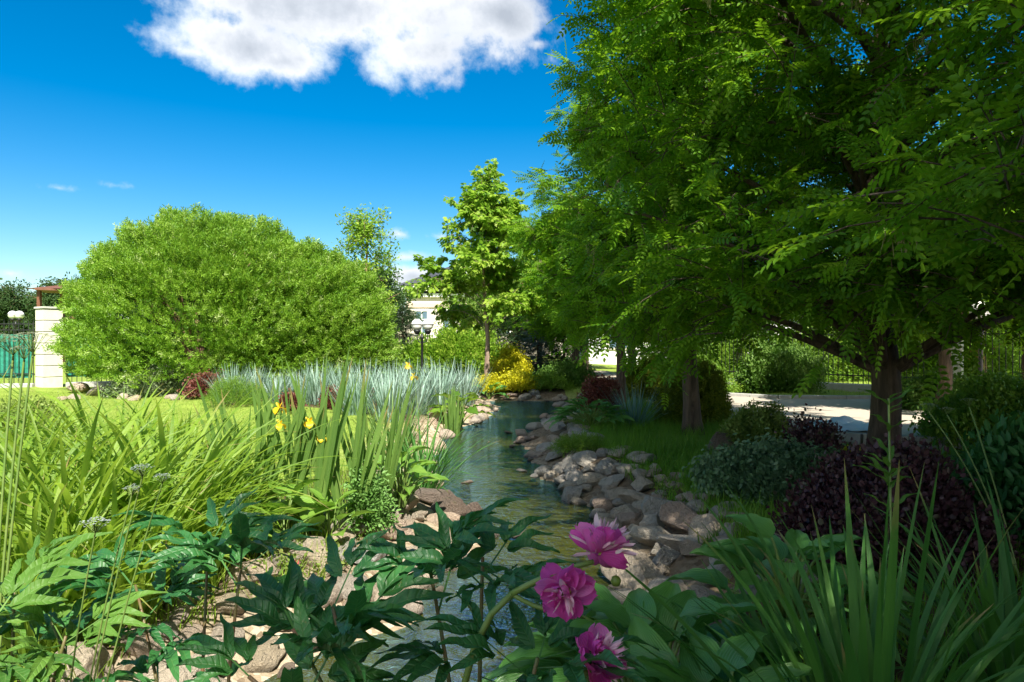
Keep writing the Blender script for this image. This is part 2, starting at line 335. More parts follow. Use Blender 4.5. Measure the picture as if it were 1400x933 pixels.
# ground
def groundmat():
    m, k = mat('ground_soil_and_turf'); geo = k.n('ShaderNodeNewGeometry'); P = geo.outputs['Position']
    la = k.n('ShaderNodeAttribute', {'attribute_name': 'rnd'}).outputs['Fac']
    lw = k.n('ShaderNodeAttribute', {'attribute_name': 'lc'}).outputs['Vector']
    sp = k.n('ShaderNodeSeparateXYZ', None, i0=lw)
    soil = k.ramp(k.noise(7, 8, .65, P), [(.3, (.045, .03, .018)), (.6, (.11, .075, .045)), (.8, (.17, .13, .085))])
    turf = k.ramp(k.noise(2.5, 6, .6, P), [(.3, (.15, .22, .03)), (.6, (.22, .31, .045)), (.8, (.30, .36, .08))])
    turf = k.mix(k.n('ShaderNodeMapRange', None, Value=k.noise(60, 4, .6, P), From_Min=.4, From_Max=.7, To_Max=.5).outputs[0], turf, (.32, .38, .09, 1))
    bed = k.ramp(k.n('ShaderNodeTexVoronoi', None, Scale=14, Vector=P).outputs['Color'], [(.2, (.20, .15, .04)), (.5, (.36, .28, .08)), (.8, (.48, .38, .15))])
    mt = k.n('ShaderNodeMapRange', None, Value=k.m('ADD', sp.outputs[0], k.m('MULTIPLY', k.m('SUBTRACT', k.noise(3, 5, .6, P), .5), .8)), From_Min=.4, From_Max=.6).outputs[0]
    sand = k.ramp(k.n('ShaderNodeTexVoronoi', None, Scale=26, Vector=P).outputs['Color'], [(.15, (.20, .15, .10)), (.45, (.36, .29, .20)), (.85, (.50, .42, .31))])
    c = k.mix(mt, soil, turf); c = k.mix(sp.outputs[2], c, sand); c = k.mix(sp.outputs[1], c, bed)
    pb = k.n('ShaderNodeBsdfPrincipled', None, Base_Color=c, Roughness=.95)
    pb.inputs['Specular IOR Level'].default_value = .15
    k.set(pb.inputs['Normal'], k.n('ShaderNodeBump', None, Strength=.7, Distance=.04, Height=k.noise(22, 8, .65, P)).outputs[0])
    finish(k, pb); return m
M['ground'] = groundmat()
def watermat():
    m, k = mat('stream_water'); geo = k.n('ShaderNodeNewGeometry')
    mp = k.n('ShaderNodeMapping', None, Vector=geo.outputs['Position']); mp.inputs['Scale'].default_value = (1.0, 1.25, 1)
    h = k.m('ADD', k.noise(5.5, 3, .55, mp.outputs[0], 1.2), k.m('MULTIPLY', k.noise(16, 3, .6, mp.outputs[0], .5), .42))
    bp = k.n('ShaderNodeBump', None, Strength=.8, Distance=.03, Height=h).outputs[0]
    gl = k.n('ShaderNodeBsdfGlossy', None, Color=(.27, .62, 1, 1), Roughness=.02, Normal=bp)
    tr = k.n('ShaderNodeBsdfTransparent', None, Color=(.42, .52, .26, 1))
    df = k.n('ShaderNodeBsdfDiffuse', None, Color=(.24, .25, .05, 1), Normal=bp)
    body = k.n('ShaderNodeMixShader', None, i0=.26, i1=tr, i2=df)
    fr = k.n('ShaderNodeFresnel', None, IOR=2.5, Normal=bp)
    f = k.m('MINIMUM', k.m('ADD', k.m('MULTIPLY', fr, 1.25), .06), 1.0)
    finish(k, k.n('ShaderNodeMixShader', None, i0=f, i1=body, i2=gl)); return m
M['water'] = watermat()
def pathmat():
    m, k = mat('path_gravel_paving'); P = k.n('ShaderNodeNewGeometry').outputs['Position']
    br = k.n('ShaderNodeTexBrick', None, Vector=P, Scale=4.5, Color1=(.50, .44, .36, 1), Color2=(.42, .37, .31, 1), Mortar=(.30, .26, .22, 1))
    c = k.mix(k.n('ShaderNodeMapRange', None, Value=k.noise(2.2, 7, .6, P), From_Min=.35, From_Max=.7, To_Max=.6).outputs[0], br.outputs[0], (.40, .34, .27, 1))
    pb = k.n('ShaderNodeBsdfPrincipled', None, Base_Color=c, Roughness=.9)
    k.set(pb.inputs['Normal'], k.n('ShaderNodeBump', None, Strength=.4, Distance=.01, Height=k.noise(50, 6, .6, P)).outputs[0])
    finish(k, pb); return m
M['path'] = pathmat()
def tapemat():
    m, k = mat('red_white_barrier_tape'); lc = k.n('ShaderNodeAttribute', {'attribute_name': 'lc'}).outputs['Vector']
    sp = k.n('ShaderNodeSeparateXYZ', None, i0=lc)
    f = k.m('GREATER_THAN', k.m('FRACT', k.m('MULTIPLY', sp.outputs[1], 15)), .5)
    pb = k.n('ShaderNodeBsdfPrincipled', None, Base_Color=k.mix(f, (.62, .03, .02, 1), (.8, .8, .8, 1)), Roughness=.4)
    finish(k, pb); return m
M['tape'] = tapemat()
# ------------------------------------------------------------------ terrain with the carved stream bed
LY = [1.75, 2.6, 3.3, 4.0, 4.8, 5.7, 6.9, 8.5, 11.5, 14.9, 17.2, 17.8, 18.2, 30]
LX = [-1.6, -1.45, -1.1, -.66, -.42, -.18, -.62, -1.05, -1.15, -.5, -.2, -1.2, -4.5, -4.5]
RY = [1.75, 2.6, 3.6, 4.6, 6.6, 8.4, 11.5, 14.2, 16.5, 18.9, 30]
RX = [0.0, .22, .55, .80, .74, .36, .10, .65, 1.2, 1.6, 1.6]
WZ = -.25
def chan(X, Y):
    l = np.interp(Y, LY, LX); r = np.interp(Y, RY, RX)
    wob = .06*np.sin(Y*5.1)+.04*np.sin(Y*11.3+1)
    return np.maximum.reduce([(l-X)*.93+wob, (X-r)*.93-wob, 1.8-Y, Y-18.7])
def gz(X, Y):
    X = np.asarray(X, float); Y = np.asarray(Y, float); d = chan(X, Y)
    t = np.clip(d/.85, 0, 1); z = WZ+.27*t*t*(3-2*t)
    z = np.where(d < 0, WZ-.42*np.clip(-d/.55, 0, 1)**.7, z)
    far = np.clip((d-1)/2, 0, 1)
    return z+far*(.05*np.sin(X*.9+1)*np.cos(Y*.7)+.03*np.sin(X*2.1)*np.sin(Y*1.9))+.012*np.sin(X*7+Y*3)*np.sin(Y*8-X*2)*(d > 0)
def axis(lo, hi, step, far, grow):
    a = list(np.arange(lo, hi+1e-6, step)); s = step
    while a[-1] < far: s *= grow; a.append(a[-1]+s)
    s = step
    while a[0] > -far: s *= grow; a.insert(0, a[0]-s)
    return np.array(a)
ax_ = axis(-4, 5, .07, 900, 1.09); ay_ = axis(.5, 20, .09, 900, 1.09)
XX, YY = np.meshgrid(ax_, ay_); ZZ = gz(XX, YY); dd = chan(XX, YY)
nx, ny = len(ax_), len(ay_)
ii = (np.arange(ny-1)[:, None]*nx+np.arange(nx-1)[None, :]).ravel()
def left_lawn(X, Y):       # turf beyond the flower bed on the left
    edge = np.interp(X, [-30, -7, -5, -3, -1.8, -1.2], [5.0, 5.5, 5.8, 6.0, 7.2, 9.0])
    back = np.interp(X, [-30, -10, -7, -4, -1], [18.5, 18.0, 17, 14.0, 11])
    return (X < -1.3) & (Y > edge) & (Y < back)
def path_near(X): return np.interp(X, [2.9, 3.4, 4.5, 6, 12, 40], [15, 11.0, 9.3, 8.7, 8.2, 7])
def path_far(X): return np.interp(X, [2.9, 4.2, 5, 6, 12, 40], [30, 30, 16.5, 15.6, 15.2, 15])
def right_grass(X, Y): return (chan(X, Y) > .75) & (X > 1.0) & (Y > 4.5) & (Y < path_near(X)-.1) & (X < 4.2)
lawn = np.where(left_lawn(XX, YY), 1.0, 0.0)
lawn = np.maximum(lawn, right_grass(XX, YY)*.9)
lawn = np.maximum(lawn, ((YY > path_far(XX)+.3) & (XX > 2.9)) | (YY > 45) | (XX < -7))
lawn = np.maximum(lawn, ((YY > 12) & (XX > 1.5) & (XX < 3.0) & (YY < 30))*.8)
sandy = np.where(XX < np.interp(YY, LY, LX)+.2, np.clip(1.4-dd*1.3, 0, 1), np.clip(.6-dd*.8, 0, 1))*((YY > 1) & (YY < 20))
lcv = np.stack([lawn, np.clip(-dd/.12+.2, 0, 1), sandy], -1).reshape(-1, 3)
g = G(); q = np.stack([ii, ii+1, ii+nx+1, ii+nx], -1)
g.add(np.stack([XX, YY, ZZ], -1).reshape(-1, 3), q.ravel(), np.full(len(q), 4), .5, lcv)
tag(build('ground', g, M['ground']), kind='structure')
# water: a strip following the channel
g = G(); ys = np.arange(1.7, 18.75, .12); V = []
for y in ys:
    l = np.interp(y, LY, LX)-.22; r = np.interp(y, RY, RX)+.22
    for t in np.linspace(0, 1, 12): V.append((l+(r-l)*t, y, WZ))
n = len(ys); i = (np.arange(n-1)[:, None]*12+np.arange(11)[None, :]).ravel(); q = np.stack([i, i+1, i+13, i+12], -1)
g.add(V, q.ravel(), np.full(len(q), 4)); tag(build('water', g, M['water']), kind='structure')
# path
xs = np.concatenate([np.linspace(2.95, 12, 60), np.linspace(12.5, 40, 20)]); g = G(); V = []
for x in xs:
    a, b = path_near(x), path_far(x)
    for t in np.linspace(0, 1, 14):
        y = a+(b-a)*t; V.append((x, y, float(gz(x, y))*.3+.075))
n = len(xs); i = (np.arange(n-1)[:, None]*14+np.arange(13)[None, :]).ravel(); q = np.stack([i, i+14, i+15, i+1], -1)
g.add(V, q.ravel(), np.full(len(q), 4)); tag(build('path', g, M['path']), kind='structure')
g = G()                      # kerbs along both edges
for fn, s in ((path_near, -1), (path_far, 1)):
    xk = np.arange(3.2 if s < 0 else 5.1, 20, .5)
    for a, b in zip(xk[:-1], xk[1:]):
        p, q_ = np.array([a, fn(a)]), np.array([b, fn(b)]); c = (p+q_)/2; L = np.linalg.norm(q_-p)
        obox(g, (c[0], c[1]+s*.06, .01), L-.012, .12, .15, math.atan2(q_[1]-p[1], q_[0]-p[0]), .008)
tag(build('kerb', g, M['concrete'], smooth=False), kind='structure')

# ------------------------------------------------------------------ grass (uncountable)
def blades(n, base, L, W_, lean, droop, seg=4, spread=.1, az=None, fold=.25, twist=.5, edge=False, taper=3):
    """arching strap leaves: L, W_, lean, droop are (lo, hi) ranges; lean in degrees from vertical."""
    u = lambda r: rng.uniform(r[0], r[1], n) if np.ndim(r) else np.full(n, float(r))
    Ls, Ws, l0, dr = u(L), u(W_), np.radians(u(lean)), np.radians(u(droop))
    a = rng.uniform(0, 2*pi, n) if az is None else np.radians(u(az))
    t = np.linspace(0, 1, seg+1); th = l0[:, None]+dr[:, None]*t[None, :]**1.6
    dl = (Ls/seg)[:, None]
    r = np.concatenate([np.zeros((n, 1)), np.cumsum(np.sin(th[:, :-1])*dl, 1)], 1)
    z = np.concatenate([np.zeros((n, 1)), np.cumsum(np.cos(th[:, :-1])*dl, 1)], 1)
    h = np.stack([np.cos(a), np.sin(a), 0*a], -1)
    if np.ndim(base) == 1:
        rr = spread*np.sqrt(rng.random(n)); b0 = np.array(base)+np.stack([rr*np.cos(a+rng.normal(0, .5, n)), rr*np.sin(a+rng.normal(0, .5, n)), 0*rr], -1)
    else: b0 = np.asarray(base)
    P = b0[:, None]+h[:, None]*r[..., None]+np.array([0, 0, 1.])*z[..., None]
    side = np.stack([-np.sin(a), np.cos(a), 0*a], -1)
    tw = rng.normal(0, twist, n)[:, None]*t
    nrml = np.stack([h[:, None, 0]*np.cos(th)*-1, h[:, None, 1]*np.cos(th)*-1, np.sin(th)], -1)
    s2 = side[:, None]*np.cos(tw)[..., None]+nrml*np.sin(tw)[..., None]
    if edge: s2, nrml = nrml+side[:, None]*np.sin(tw)[..., None], np.broadcast_to(side[:, None], nrml.shape)
    wid = (Ws[:, None]/2)*(np.minimum(1, .55+t*1.6)*(1-t**taper))[None]; wid[:, -1] = Ws*.02
    mid = P+nrml*(-fold*wid)[..., None]
    V = np.stack([P-s2*wid[..., None], mid, P+s2*wid[..., None]], 2)
    lc = np.zeros_like(V); lc[..., 0] = np.array([-1, 0, 1.]); lc[..., 1] = t[None, :, None]
    i = (np.arange(seg)[:, None]*3+np.arange(2)[None, :]).ravel(); q = np.stack([i, i+1, i+4, i+3], -1)
    I = q[None]+(np.arange(n)*(seg+1)*3)[:, None, None]
    g = G(); g.add(V.reshape(-1, 3), I.ravel(), np.full(n*len(q), 4), np.repeat(rng.random(n), len(q)), lc.reshape(-1, 3)); return g
def merge(*gs):
    o = G()
    for a in gs: o.v += a.v; o.z += a.z; o.r += a.r; o.c += a.c; o.i += [x+o.n for x in a.i]; o.n += a.n
    return o
def samp(n, x0, x1, y0, y1, ok):
    P = np.stack([rng.uniform(x0, x1, n), rng.uniform(y0, y1, n)], -1); P = P[ok(P[:, 0], P[:, 1])]
    return np.column_stack([P, gz(P[:, 0], P[:, 1])-.005])
def tuft(B, L, Wd, lean=(5, 45)): return blades(len(B), B, L, Wd, lean, (10, 60), seg=2, twist=.3)
def dens(P, s=1.0): return (np.sin(P[:, 0]*2.3*s+1.7*np.sin(P[:, 1]*1.1*s))+np.sin(P[:, 1]*2.9*s+P[:, 0]))*.25+.5
B = samp(150000, -14, -1.2, 5.5, 18.5, left_lawn); Bn = B[B[:, 1] < 12]
tag(build('lawn_grass', tuft(np.concatenate([Bn, B[B[:, 1] >= 12][::2]]), (.025, .055), (.005, .009)), M['lawn']), kind='stuff', label='short sunlit lawn grass beyond the flower bed', cat='grass')
B = samp(60000, 1.0, 4.2, 4.5, 15, right_grass); d = dens(B); B = B[rng.random(len(B)) < .25+.75*d]
tag(build('bank_grass', merge(tuft(B, (.07, .2), (.004, .008)), tuft(B[::5], (.16, .30), (.004, .007), (0, 30))), M['grass']), kind='stuff', label='long shaded grass growing along the right bank', cat='grass')
B = samp(60000, 3, 22, 12, 27, lambda x, y: (y > path_far(x)+.25) & (x > 3.2)); B2 = samp(12000, 1.6, 3.1, 12, 30, lambda x, y: chan(x, y) > .8)
tag(build('far_grass', tuft(np.concatenate([B, B2]), (.04, .1), (.008, .014)), M['lawn']), kind='stuff', label='sunny grass strip beyond the path', cat='grass')
def weeds(n, ok, x0, x1, y0, y1, L, m, name, label):
    B = samp(n, x0, x1, y0, y1, ok); tag(build(name, tuft(B, L, (.005, .012), (5, 60)), m), kind='stuff', label=label, cat='ground cover')
weeds(26000, lambda x, y: (chan(x, y) > .5) & ~left_lawn(x, y), -7, -1.0, 2.2, 8, (.05, .22), M['daylily'], 'bed_ground_cover', 'bright low weeds and grass filling the left flower bed')
weeds(30000, lambda x, y: (chan(x, y) > .55), 1.2, 6.0, 2.2, 8.5, (.04, .16), M['grass'], 'shaded_ground_cover', 'dark low weeds under the shrubs on the right')
weeds(20000, lambda x, y: (chan(x, y) > .5) & ~left_lawn(x, y), -12, 2.5, 11, 22, (.06, .2), M['brightleaf'], 'far_ground_cover', 'bright low ground cover at the back of the garden')

# ------------------------------------------------------------------ rocks
def icosphere(sub):
    import bmesh
    bm = bmesh.new(); bmesh.ops.create_icosphere(bm, subdivisions=sub, radius=1.0)
    V = np.array([v.co[:] for v in bm.verts]); Fc = np.array([[v.index for v in f.verts] for f in bm.faces]); bm.free(); return V, Fc
ICO = {k: icosphere(k) for k in (2, 3, 4)}
def rockG(seed, cuts=9, round_=.25, sub=4, flat=.62):
    r = np.random.default_rng(seed); V, Fc = ICO[sub]; V = V.copy()
    V *= 1+round_*.35*np.sin(V@r.normal(0, 2.2, 3)+r.random()*6)[:, None]
    for _ in range(cuts):
        n = nrm(r.normal(size=3)); d = r.uniform(.45, .82); h = V@n
        V -= np.maximum(h-d, 0)[:, None]*n*(1-round_*.35)
    for f_, a in ((4, .035), (9, .02), (19, .009)):
        k = r.normal(0, f_, (3, 3)); V *= 1+a*(np.sin(V@k[0]+1)*np.sin(V@k[1])+.5*np.sin(V@k[2]))[:, None]
    V = V*np.array([r.uniform(.85, 1.25), r.uniform(.75, 1.05), flat*r.uniform(.8, 1.2)]); V /= np.abs(V[:, :2]).max()
    return G().add(V, Fc.ravel(), np.full(len(Fc), 3))
RK = {}
def rock_proto(key, m, **kw):
    o = build('rock', rockG(**kw), m, sharp=38); RK[key] = o; return o
used = set()
def put_rock(key, loc, s, rz=None, tilt=.25, label=None, group=None, cat='rock', name=None):
    o = RK[key]
    if key in used: o = o.copy(); C.objects.link(o)
    used.add(key)
    o.location = loc; o.scale = (s*random.uniform(.85, 1.15), s*random.uniform(.85, 1.15), s*random.uniform(.8, 1.15)) if np.ndim(s) == 0 else s
    o.rotation_euler = (random.uniform(-tilt, tilt), random.uniform(-tilt, tilt), random.uniform(0, 6.28) if rz is None else rz)
    tag(o, label, cat)
    if group: o['group'] = group
    elif 'group' in o: del o['group']
    if name: o.name = name
    return o
for i in range(9): rock_proto(('R', i), M['rockR'], seed=20+i, cuts=8+i % 5, round_=.2, flat=.6)
for i in range(8): rock_proto(('L', i), M['rockL'], seed=60+i, cuts=5+i % 4, round_=.7, flat=.6)
for i in range(4): rock_proto(('D', i), M['rockD'], seed=90+i, cuts=11, round_=.08, flat=.75)
placed = []
def band(kind, n, y0, y1, side, d0, d1, smin, smax, label, group, gap=.62, xlim=None):
    c = 0
    for _ in range(n*60):
        if c >= n: break
        y = random.uniform(y0, y1); t = random.random(); d = d0+(d1-d0)*t
        x = (np.interp(y, RY, RX)+d) if side > 0 else (np.interp(y, LY, LX)-d)
        if xlim and not (xlim[0] < x < xlim[1]): continue
        s = smin+(smax-smin)*random.random()**1.8; s *= 1.0 if y < 9 else 1.05
        if any((x-a)**2+(y-b)**2 < (gap*(s+q))**2 for a, b, q in placed): continue
        placed.append((x, y, s)); nk = sum(1 for k in RK if k[0] == kind)
        z = float(gz(x, y))+s*.18
        put_rock((kind, random.randrange(nk)), (x, y, z), s, label=label, group=group); c += 1
def rk(px, py, D, s, key, label, zoff=0, sc=None, rz=None, name='boulder', cat='boulder'):
    p = W(px, py, D); z = float(gz(p[0], D)); placed.append((p[0], D, s if np.ndim(s) == 0 else s[0]))
    put_rock(key, (p[0], D, z+zoff), s, rz=rz, tilt=.12, label=label, cat=cat, name=name)
# dark brown boulders at the water's edge, centre
rk(652, 690, 6.35, (.17, .15, .21), ('D', 0), 'dark brown boulder standing tallest of the group at the left water edge', .12)
rk(618, 700, 6.2, (.25, .17, .20), ('D', 1), 'reddish brown boulder left of the tall dark one at the water edge', .08)
rk(655, 717, 5.85, (.20, .16, .17), ('D', 2), 'brown angular boulder nearest the water below the tall dark one', .06)
rk(600, 683, 6.6, (.26, .16, .10), ('D', 3), 'flat brown rock tucked under the hosta at the water edge', .12)
rk(706, 737, 5.65, (.12, .10, .08), ('D', 2), 'small dark rock standing alone in the near water', .26)
rk(560, 760, 4.75, (.30, .22, .22), ('L', 1), 'large smooth cream boulder beside the near water', .05)
rk(462, 768, 4.55, (.17, .14, .15), ('R', 2), 'grey rounded boulder at the left end of the near row', .03)
rk(497, 757, 4.65, (.22, .16, .19), ('R', 4), 'blue grey boulder with a dark face in the near row', .05)
rk(492, 742, 5.0, (.24, .16, .14), ('R', 5), 'grey brown flat topped boulder behind the near row', .05)
rk(528, 792, 4.3, (.22, .18, .16), ('R', 1), 'dark grey boulder below the cream boulder', .02)
rk(440, 840, 3.75, (.26, .20, .13), ('L', 2), 'tan slab sloping to the water behind the peony leaves', .03)
rk(228, 905, 3.05, (.32, .24, .26), ('L', 3), 'largest tan boulder at the bottom left behind the peony stems', .02)
rk(345, 905, 3.12, (.20, .09, .07), ('L', 4), 'long pale flat stone lying at the edge of the shallow water', -.02)
rk(115, 895, 3.0, (.26, .2, .2), ('L', 5), 'tan boulder at the far bottom left corner', .02)
rk(986, 622, 8.3, (.30, .24, .36), ('D', 1), 'brown boulder standing in grass beside the path under the trees', .06)
rk(905, 745, 5.1, (.15, .12, .13), ('R', 3), 'grey rock half hidden at the peony flower', .04)
rk(110, 527, 18.3, (.55, .4, .34), ('L', 6), 'pinkish boulder beside the block pillar', .1)
rk(135, 530, 17.6, (.38, .3, .2), ('L', 7), 'low tan boulder in front of the pillar boulder', .1)
rk(730, 655, 8.0, (.12, .07, .05), ('R', 0), 'small dark flat stone just off the right bank in the water', .25)
for (px, py, D, s) in ((650, 575, 13.2, .09), (668, 606, 11.0, .05), (640, 665, 7.9, .09), (695, 590, 12.2, .11), (700, 614, 10.6, .10), (712, 650, 8.6, .09)):
    p = W(px, py, D); put_rock(('L' if px < 680 else 'R', random.randrange(8)), (p[0], D, WZ+.02), (s, s*.7, s*.45), label='small stone breaking the surface of the stream', group='stones standing in the stream')
band('R', 110, 3.5, 8.6, 1, -.08, 1.05, .10, .24, 'rough grey or brown rock packed into the shaded right bank of the stream', 'rocks of the right bank', .45)
band('R', 44, 8.4, 14.0, 1, -.06, 1.0, .11, .21, 'rough grey or brown rock packed into the shaded right bank of the stream', 'rocks of the right bank', .5)
band('R', 8, 3.6, 10.0, 1, -.1, .95, .06, .10, 'rough grey or brown rock packed into the shaded right bank of the stream', 'rocks of the right bank', .5)
band('R', 20, 14.0, 18.7, 1, -.1, .6, .09, .20, 'pale rock lining the far right curve of the stream', 'rocks of the far right curve', .6)
band('L', 42, 2.3, 5.9, -1, -.02, .9, .09, .23, 'smooth tan or grey stone on the sunny near left bank', 'stones of the near left bank', .58)
band('L', 20, 2.3, 5.9, -1, -.08, .85, .04, .075, 'smooth tan or grey stone on the sunny near left bank', 'stones of the near left bank', .5)
band('L', 40, 7.0, 17.0, -1, -.05, .85, .10, .24, 'sunlit cream stone on the far left bank of the stream', 'stones of the far left bank', .58)
def one_off(n, x0, x1, y0, y1, smin, smax, kind, label, group):
    for _ in range(n):
        for _t in range(30):
            x, y = random.uniform(x0, x1), random.uniform(y0, y1); s = random.uniform(smin, smax)
            if not any((x-a)**2+(y-b)**2 < (.6*(s+q))**2 for a, b, q in placed): break
        placed.append((x, y, s)); put_rock((kind, random.randrange(8)), (x, y, float(gz(x, y))+s*.2), s, label=label, group=group)
one_off(18, -1.2, 1.7, 18.5, 19.2, .09, .2, 'R', 'grey stone in the low row closing the far end of the stream', 'stones at the far end of the stream')
one_off(10, -10.5, -6.5, 15.8, 16.6, .12, .3, 'L', 'tan stone in the row at the back edge of the lawn', 'stones along the back of the lawn')
one_off(5, 2.2, 4.6, 6.6, 9.2, .05, .1, 'L', 'small tan stone half sunk in the grass by the path', 'stones in the grass by the path')
for k in list(RK):
    if k not in used: bpy.data.objects.remove(RK[k])
# ------------------------------------------------------------------ leaf templates
def hexleaf(L=1, Wd=.5, fold=.12, droop=.1, o=(0, 0, 0), ang=0, g=None, rnd=.5):
    g = g or G(); t = np.array([0, .28, .68, 1.0]); wd = np.array([0, .48, .42, 0])*Wd
    pts = [(0, 0), (wd[1], t[1]*L), (wd[2], t[2]*L), (0, L), (-wd[2], t[2]*L), (-wd[1], t[1]*L)]
    V = np.array([(x, y, abs(x)*fold*2-droop*y*y/L) for x, y in pts]); ca, sa = cos(ang), sin(ang)
    V = np.stack([V[:, 0]*ca+V[:, 1]*sa, -V[:, 0]*sa+V[:, 1]*ca, V[:, 2]], -1)+np.array(o)
    return g.faces(V, [(0, 1, 2, 3), (0, 3, 4, 5)], rnd, [(x/max(Wd, .01), y/L, 0) for x, y in pts])
def pinnate(L=.22, pairs=6, ll=.042, lw=.020, droop=.35, one=False):
    g = G()
    for k in range(pairs):
        y = L*(.16+.78*k/pairs); s = 1-.25*abs(k-pairs*.45)/pairs
        for sd in (-1, 1): hexleaf(ll*s, lw*s, .1, .3, (0, y, -droop*y*y/L), sd*R(68-4*k), g)
    hexleaf(ll, lw, .1, .3, (0, L*.92, -droop*L*.85), 0, g)
    ys = np.array([0, .5, 1])*L*.93
    V = [(sx*.0012, y, -droop*y*y/L) for y in ys for sx in (-1, 1)]
    g.faces(V, [(0, 1, 3, 2), (2, 3, 5, 4)], .9); return g
def quadleafs(n, L, Wd, spread=.9, up=.3, seed=0):
    r = np.random.default_rng(seed); g = G()
    P = r.normal(0, spread*L, (n, 3)); D = nrm(r.normal(0, 1, (n, 3))+np.array([0, 1.2, up])); 
    return g.scatter(hexleaf(L, Wd), P, basis(D, r.normal(0, .5, (n, 3))+np.array([0, .3, 1])), r.uniform(.7, 1.2, n), r.random(n))
def shoot(L=.30, n=13, ll=.095, lw=.025):
    g = G(); r = np.random.default_rng(3); t = np.linspace(.1, 1, n)
    P = np.stack([0*t, t*L, .12*L*t*t], -1); a = t*23
    D = np.stack([np.cos(a), 1.1+0*a, np.sin(a)], -1)
    return g.scatter(hexleaf(ll, lw), P, basis(D, r.normal(0, 1, (n, 3))), r.uniform(.8, 1.1, n), r.random(n))
def lobed(L=.13):
    g = G(); pts = []
    prof = [(0, 0), (.10, .12), (.30, .10), (.22, .30), (.48, .42), (.24, .50), (.36, .78), (.14, .72), (0, 1.0)]
    pts = [(x, y) for x, y in prof]+[(-x, y) for x, y in prof[-2:0:-1]]
    V = [(x*L, y*L, abs(x)*.25*L-.18*y*y*L) for x, y in pts]; n = len(pts)
    mid = 8; Fc = [(0, 1, 2, 3), (0, 3, 4, 5), (0, 5, 6, 7), (0, 7, 8), (0, 8, 9), (0, 9, 10, 11), (0, 11, 12, 13), (0, 13, 14, 15)]
    return g.faces(V, [f for f in Fc], .5)
def lobecluster(n=5, L=.13, seed=1):
    r = np.random.default_rng(seed); g = G(); a = np.arange(n)*2*pi/n
    D = np.stack([np.cos(a), np.sin(a)*.8+.7, -.35+0*a], -1); P = D*.05
    return g.scatter(lobed(L), P, basis(D, np.array([0, -.4, 1.])+r.normal(0, .3, (n, 3))), r.uniform(.8, 1.15, n), r.random(n))
def needles(n=26, L=.22, nl=.06):
    g = G(); t = np.linspace(0, 1, n); a = t*40
    P = np.stack([0*t, t*L, 0*t], -1); D = np.stack([np.cos(a), .9+0*a, np.sin(a)*.8], -1)
    return g.scatter(hexleaf(nl, nl*.16), P, basis(D, np.array([0, .1, 1.])), np.linspace(1, .7, n), rng.random(n))

# ------------------------------------------------------------------ tree builder
def clumps_in(n, c, r, bias=.55, zmin=None, seed=0, lump=.18):
    q = np.random.default_rng(seed); d = nrm(q.normal(size=(n, 3))); rad = (bias+(1-bias)*q.random(n)**.6)
    rad *= 1+lump*np.sin(d[:, 0]*5+seed)*np.cos(d[:, 2]*4+d[:, 1]*3)
    P = np.array(c)+d*rad[:, None]*np.array(r)
    if zmin is not None: P[:, 2] = np.where(P[:, 2] < zmin, zmin+q.random(n)*.5, P[:, 2])
    return P
def tree(name, trunk_pts, trunk_r, clumps, rc, template, per_twig, twigs, lmat, bmat, lscale=(.85, 1.15), center=None, droop=.35, up=(0, 0, 1),
         zfork=.25, limb_r=.035, seed=0, sag=.15, flat=.75, extra=None, twr=.0045, bare=.4):
    q = np.random.default_rng(seed); root = empty(name, (0, 0, 0)); tg = G(); TP = np.asarray(trunk_pts, float)
    tt = np.linspace(0, 1, 16); TPf = np.stack([np.interp(tt, np.linspace(0, 1, len(TP)), TP[:, k]) for k in range(3)], -1)
    TPf[1:, :2] += np.cumsum(q.normal(0, .012*trunk_r/.15, (15, 2)), 0)
    r = trunk_r*(1-.8*tt**1.1); r[0] *= 1.45; r[1] *= 1.08
    tube(tg, TPf, r, 14)
    H = TPf[-1, 2]; axis_c = np.array([TPf[:, 0].mean(), TPf[:, 1].mean()]) if center is None else np.array(center)
    lp, ld = [], []
    for c in clumps:
        hd = np.linalg.norm(c[:2]-TPf[8, :2]); za = np.clip(c[2]-hd*.55, H*zfork, H*.97)
        a = np.array([np.interp(za, TPf[:, 2], TPf[:, k]) for k in range(3)])
        L = np.linalg.norm(c-a); mid = (a+c)/2+np.array([0, 0, .18*L])+q.normal(0, .07*L, 3)
        P = bez(a, mid, c, 7); rr = min(limb_r*(.4+L*.3), trunk_r*.5)
        tube(tg, P, np.linspace(rr, rr*.25, 7), 6, cap=False)
        rcl = rc*q.uniform(.75, 1.2)
        for _ in range(twigs):
            s = P[q.integers(3, 7)] if q.random() < bare else c+q.normal(0, rcl*.28, 3)
            d = nrm(q.normal(size=3)*np.array([1, 1, flat])+nrm(c-np.array([*axis_c, c[2]-.3]))*.45); e = s+d*rcl*q.uniform(.55, 1.15)
            e[2] -= droop*rcl*q.random()
            tw = bez(s, (s+e)/2+np.array([0, 0, sag*rcl]), e, 4)
            if twr: tube(tg, tw, [twr*1.6, twr*1.2, twr, twr*.4], 3, cap=False)
            t = q.uniform(.15, 1.0, per_twig); pts = np.stack([np.interp(t, np.linspace(0, 1, 4), tw[:, k]) for k in range(3)], -1)
            dd_ = nrm(d+q.normal(0, .75, (per_twig, 3))*np.array([1, 1, .5])); dd_[:, 2] -= droop*.9
            lp.append(pts); ld.append(dd_)
    lp = np.concatenate(lp); ld = nrm(np.concatenate(ld)); n = len(lp)
    g = G(); upv = np.array(up)+q.normal(0, .5, (n, 3))
    g.scatter(template, lp, basis(ld, upv), q.uniform(*lscale, n), np.clip(q.normal(.5, .22, n), 0, 1))
    build('trunk', tg, bmat, root); build('crown', g, lmat, root)
    if extra: extra(root, lp, q)
    return root
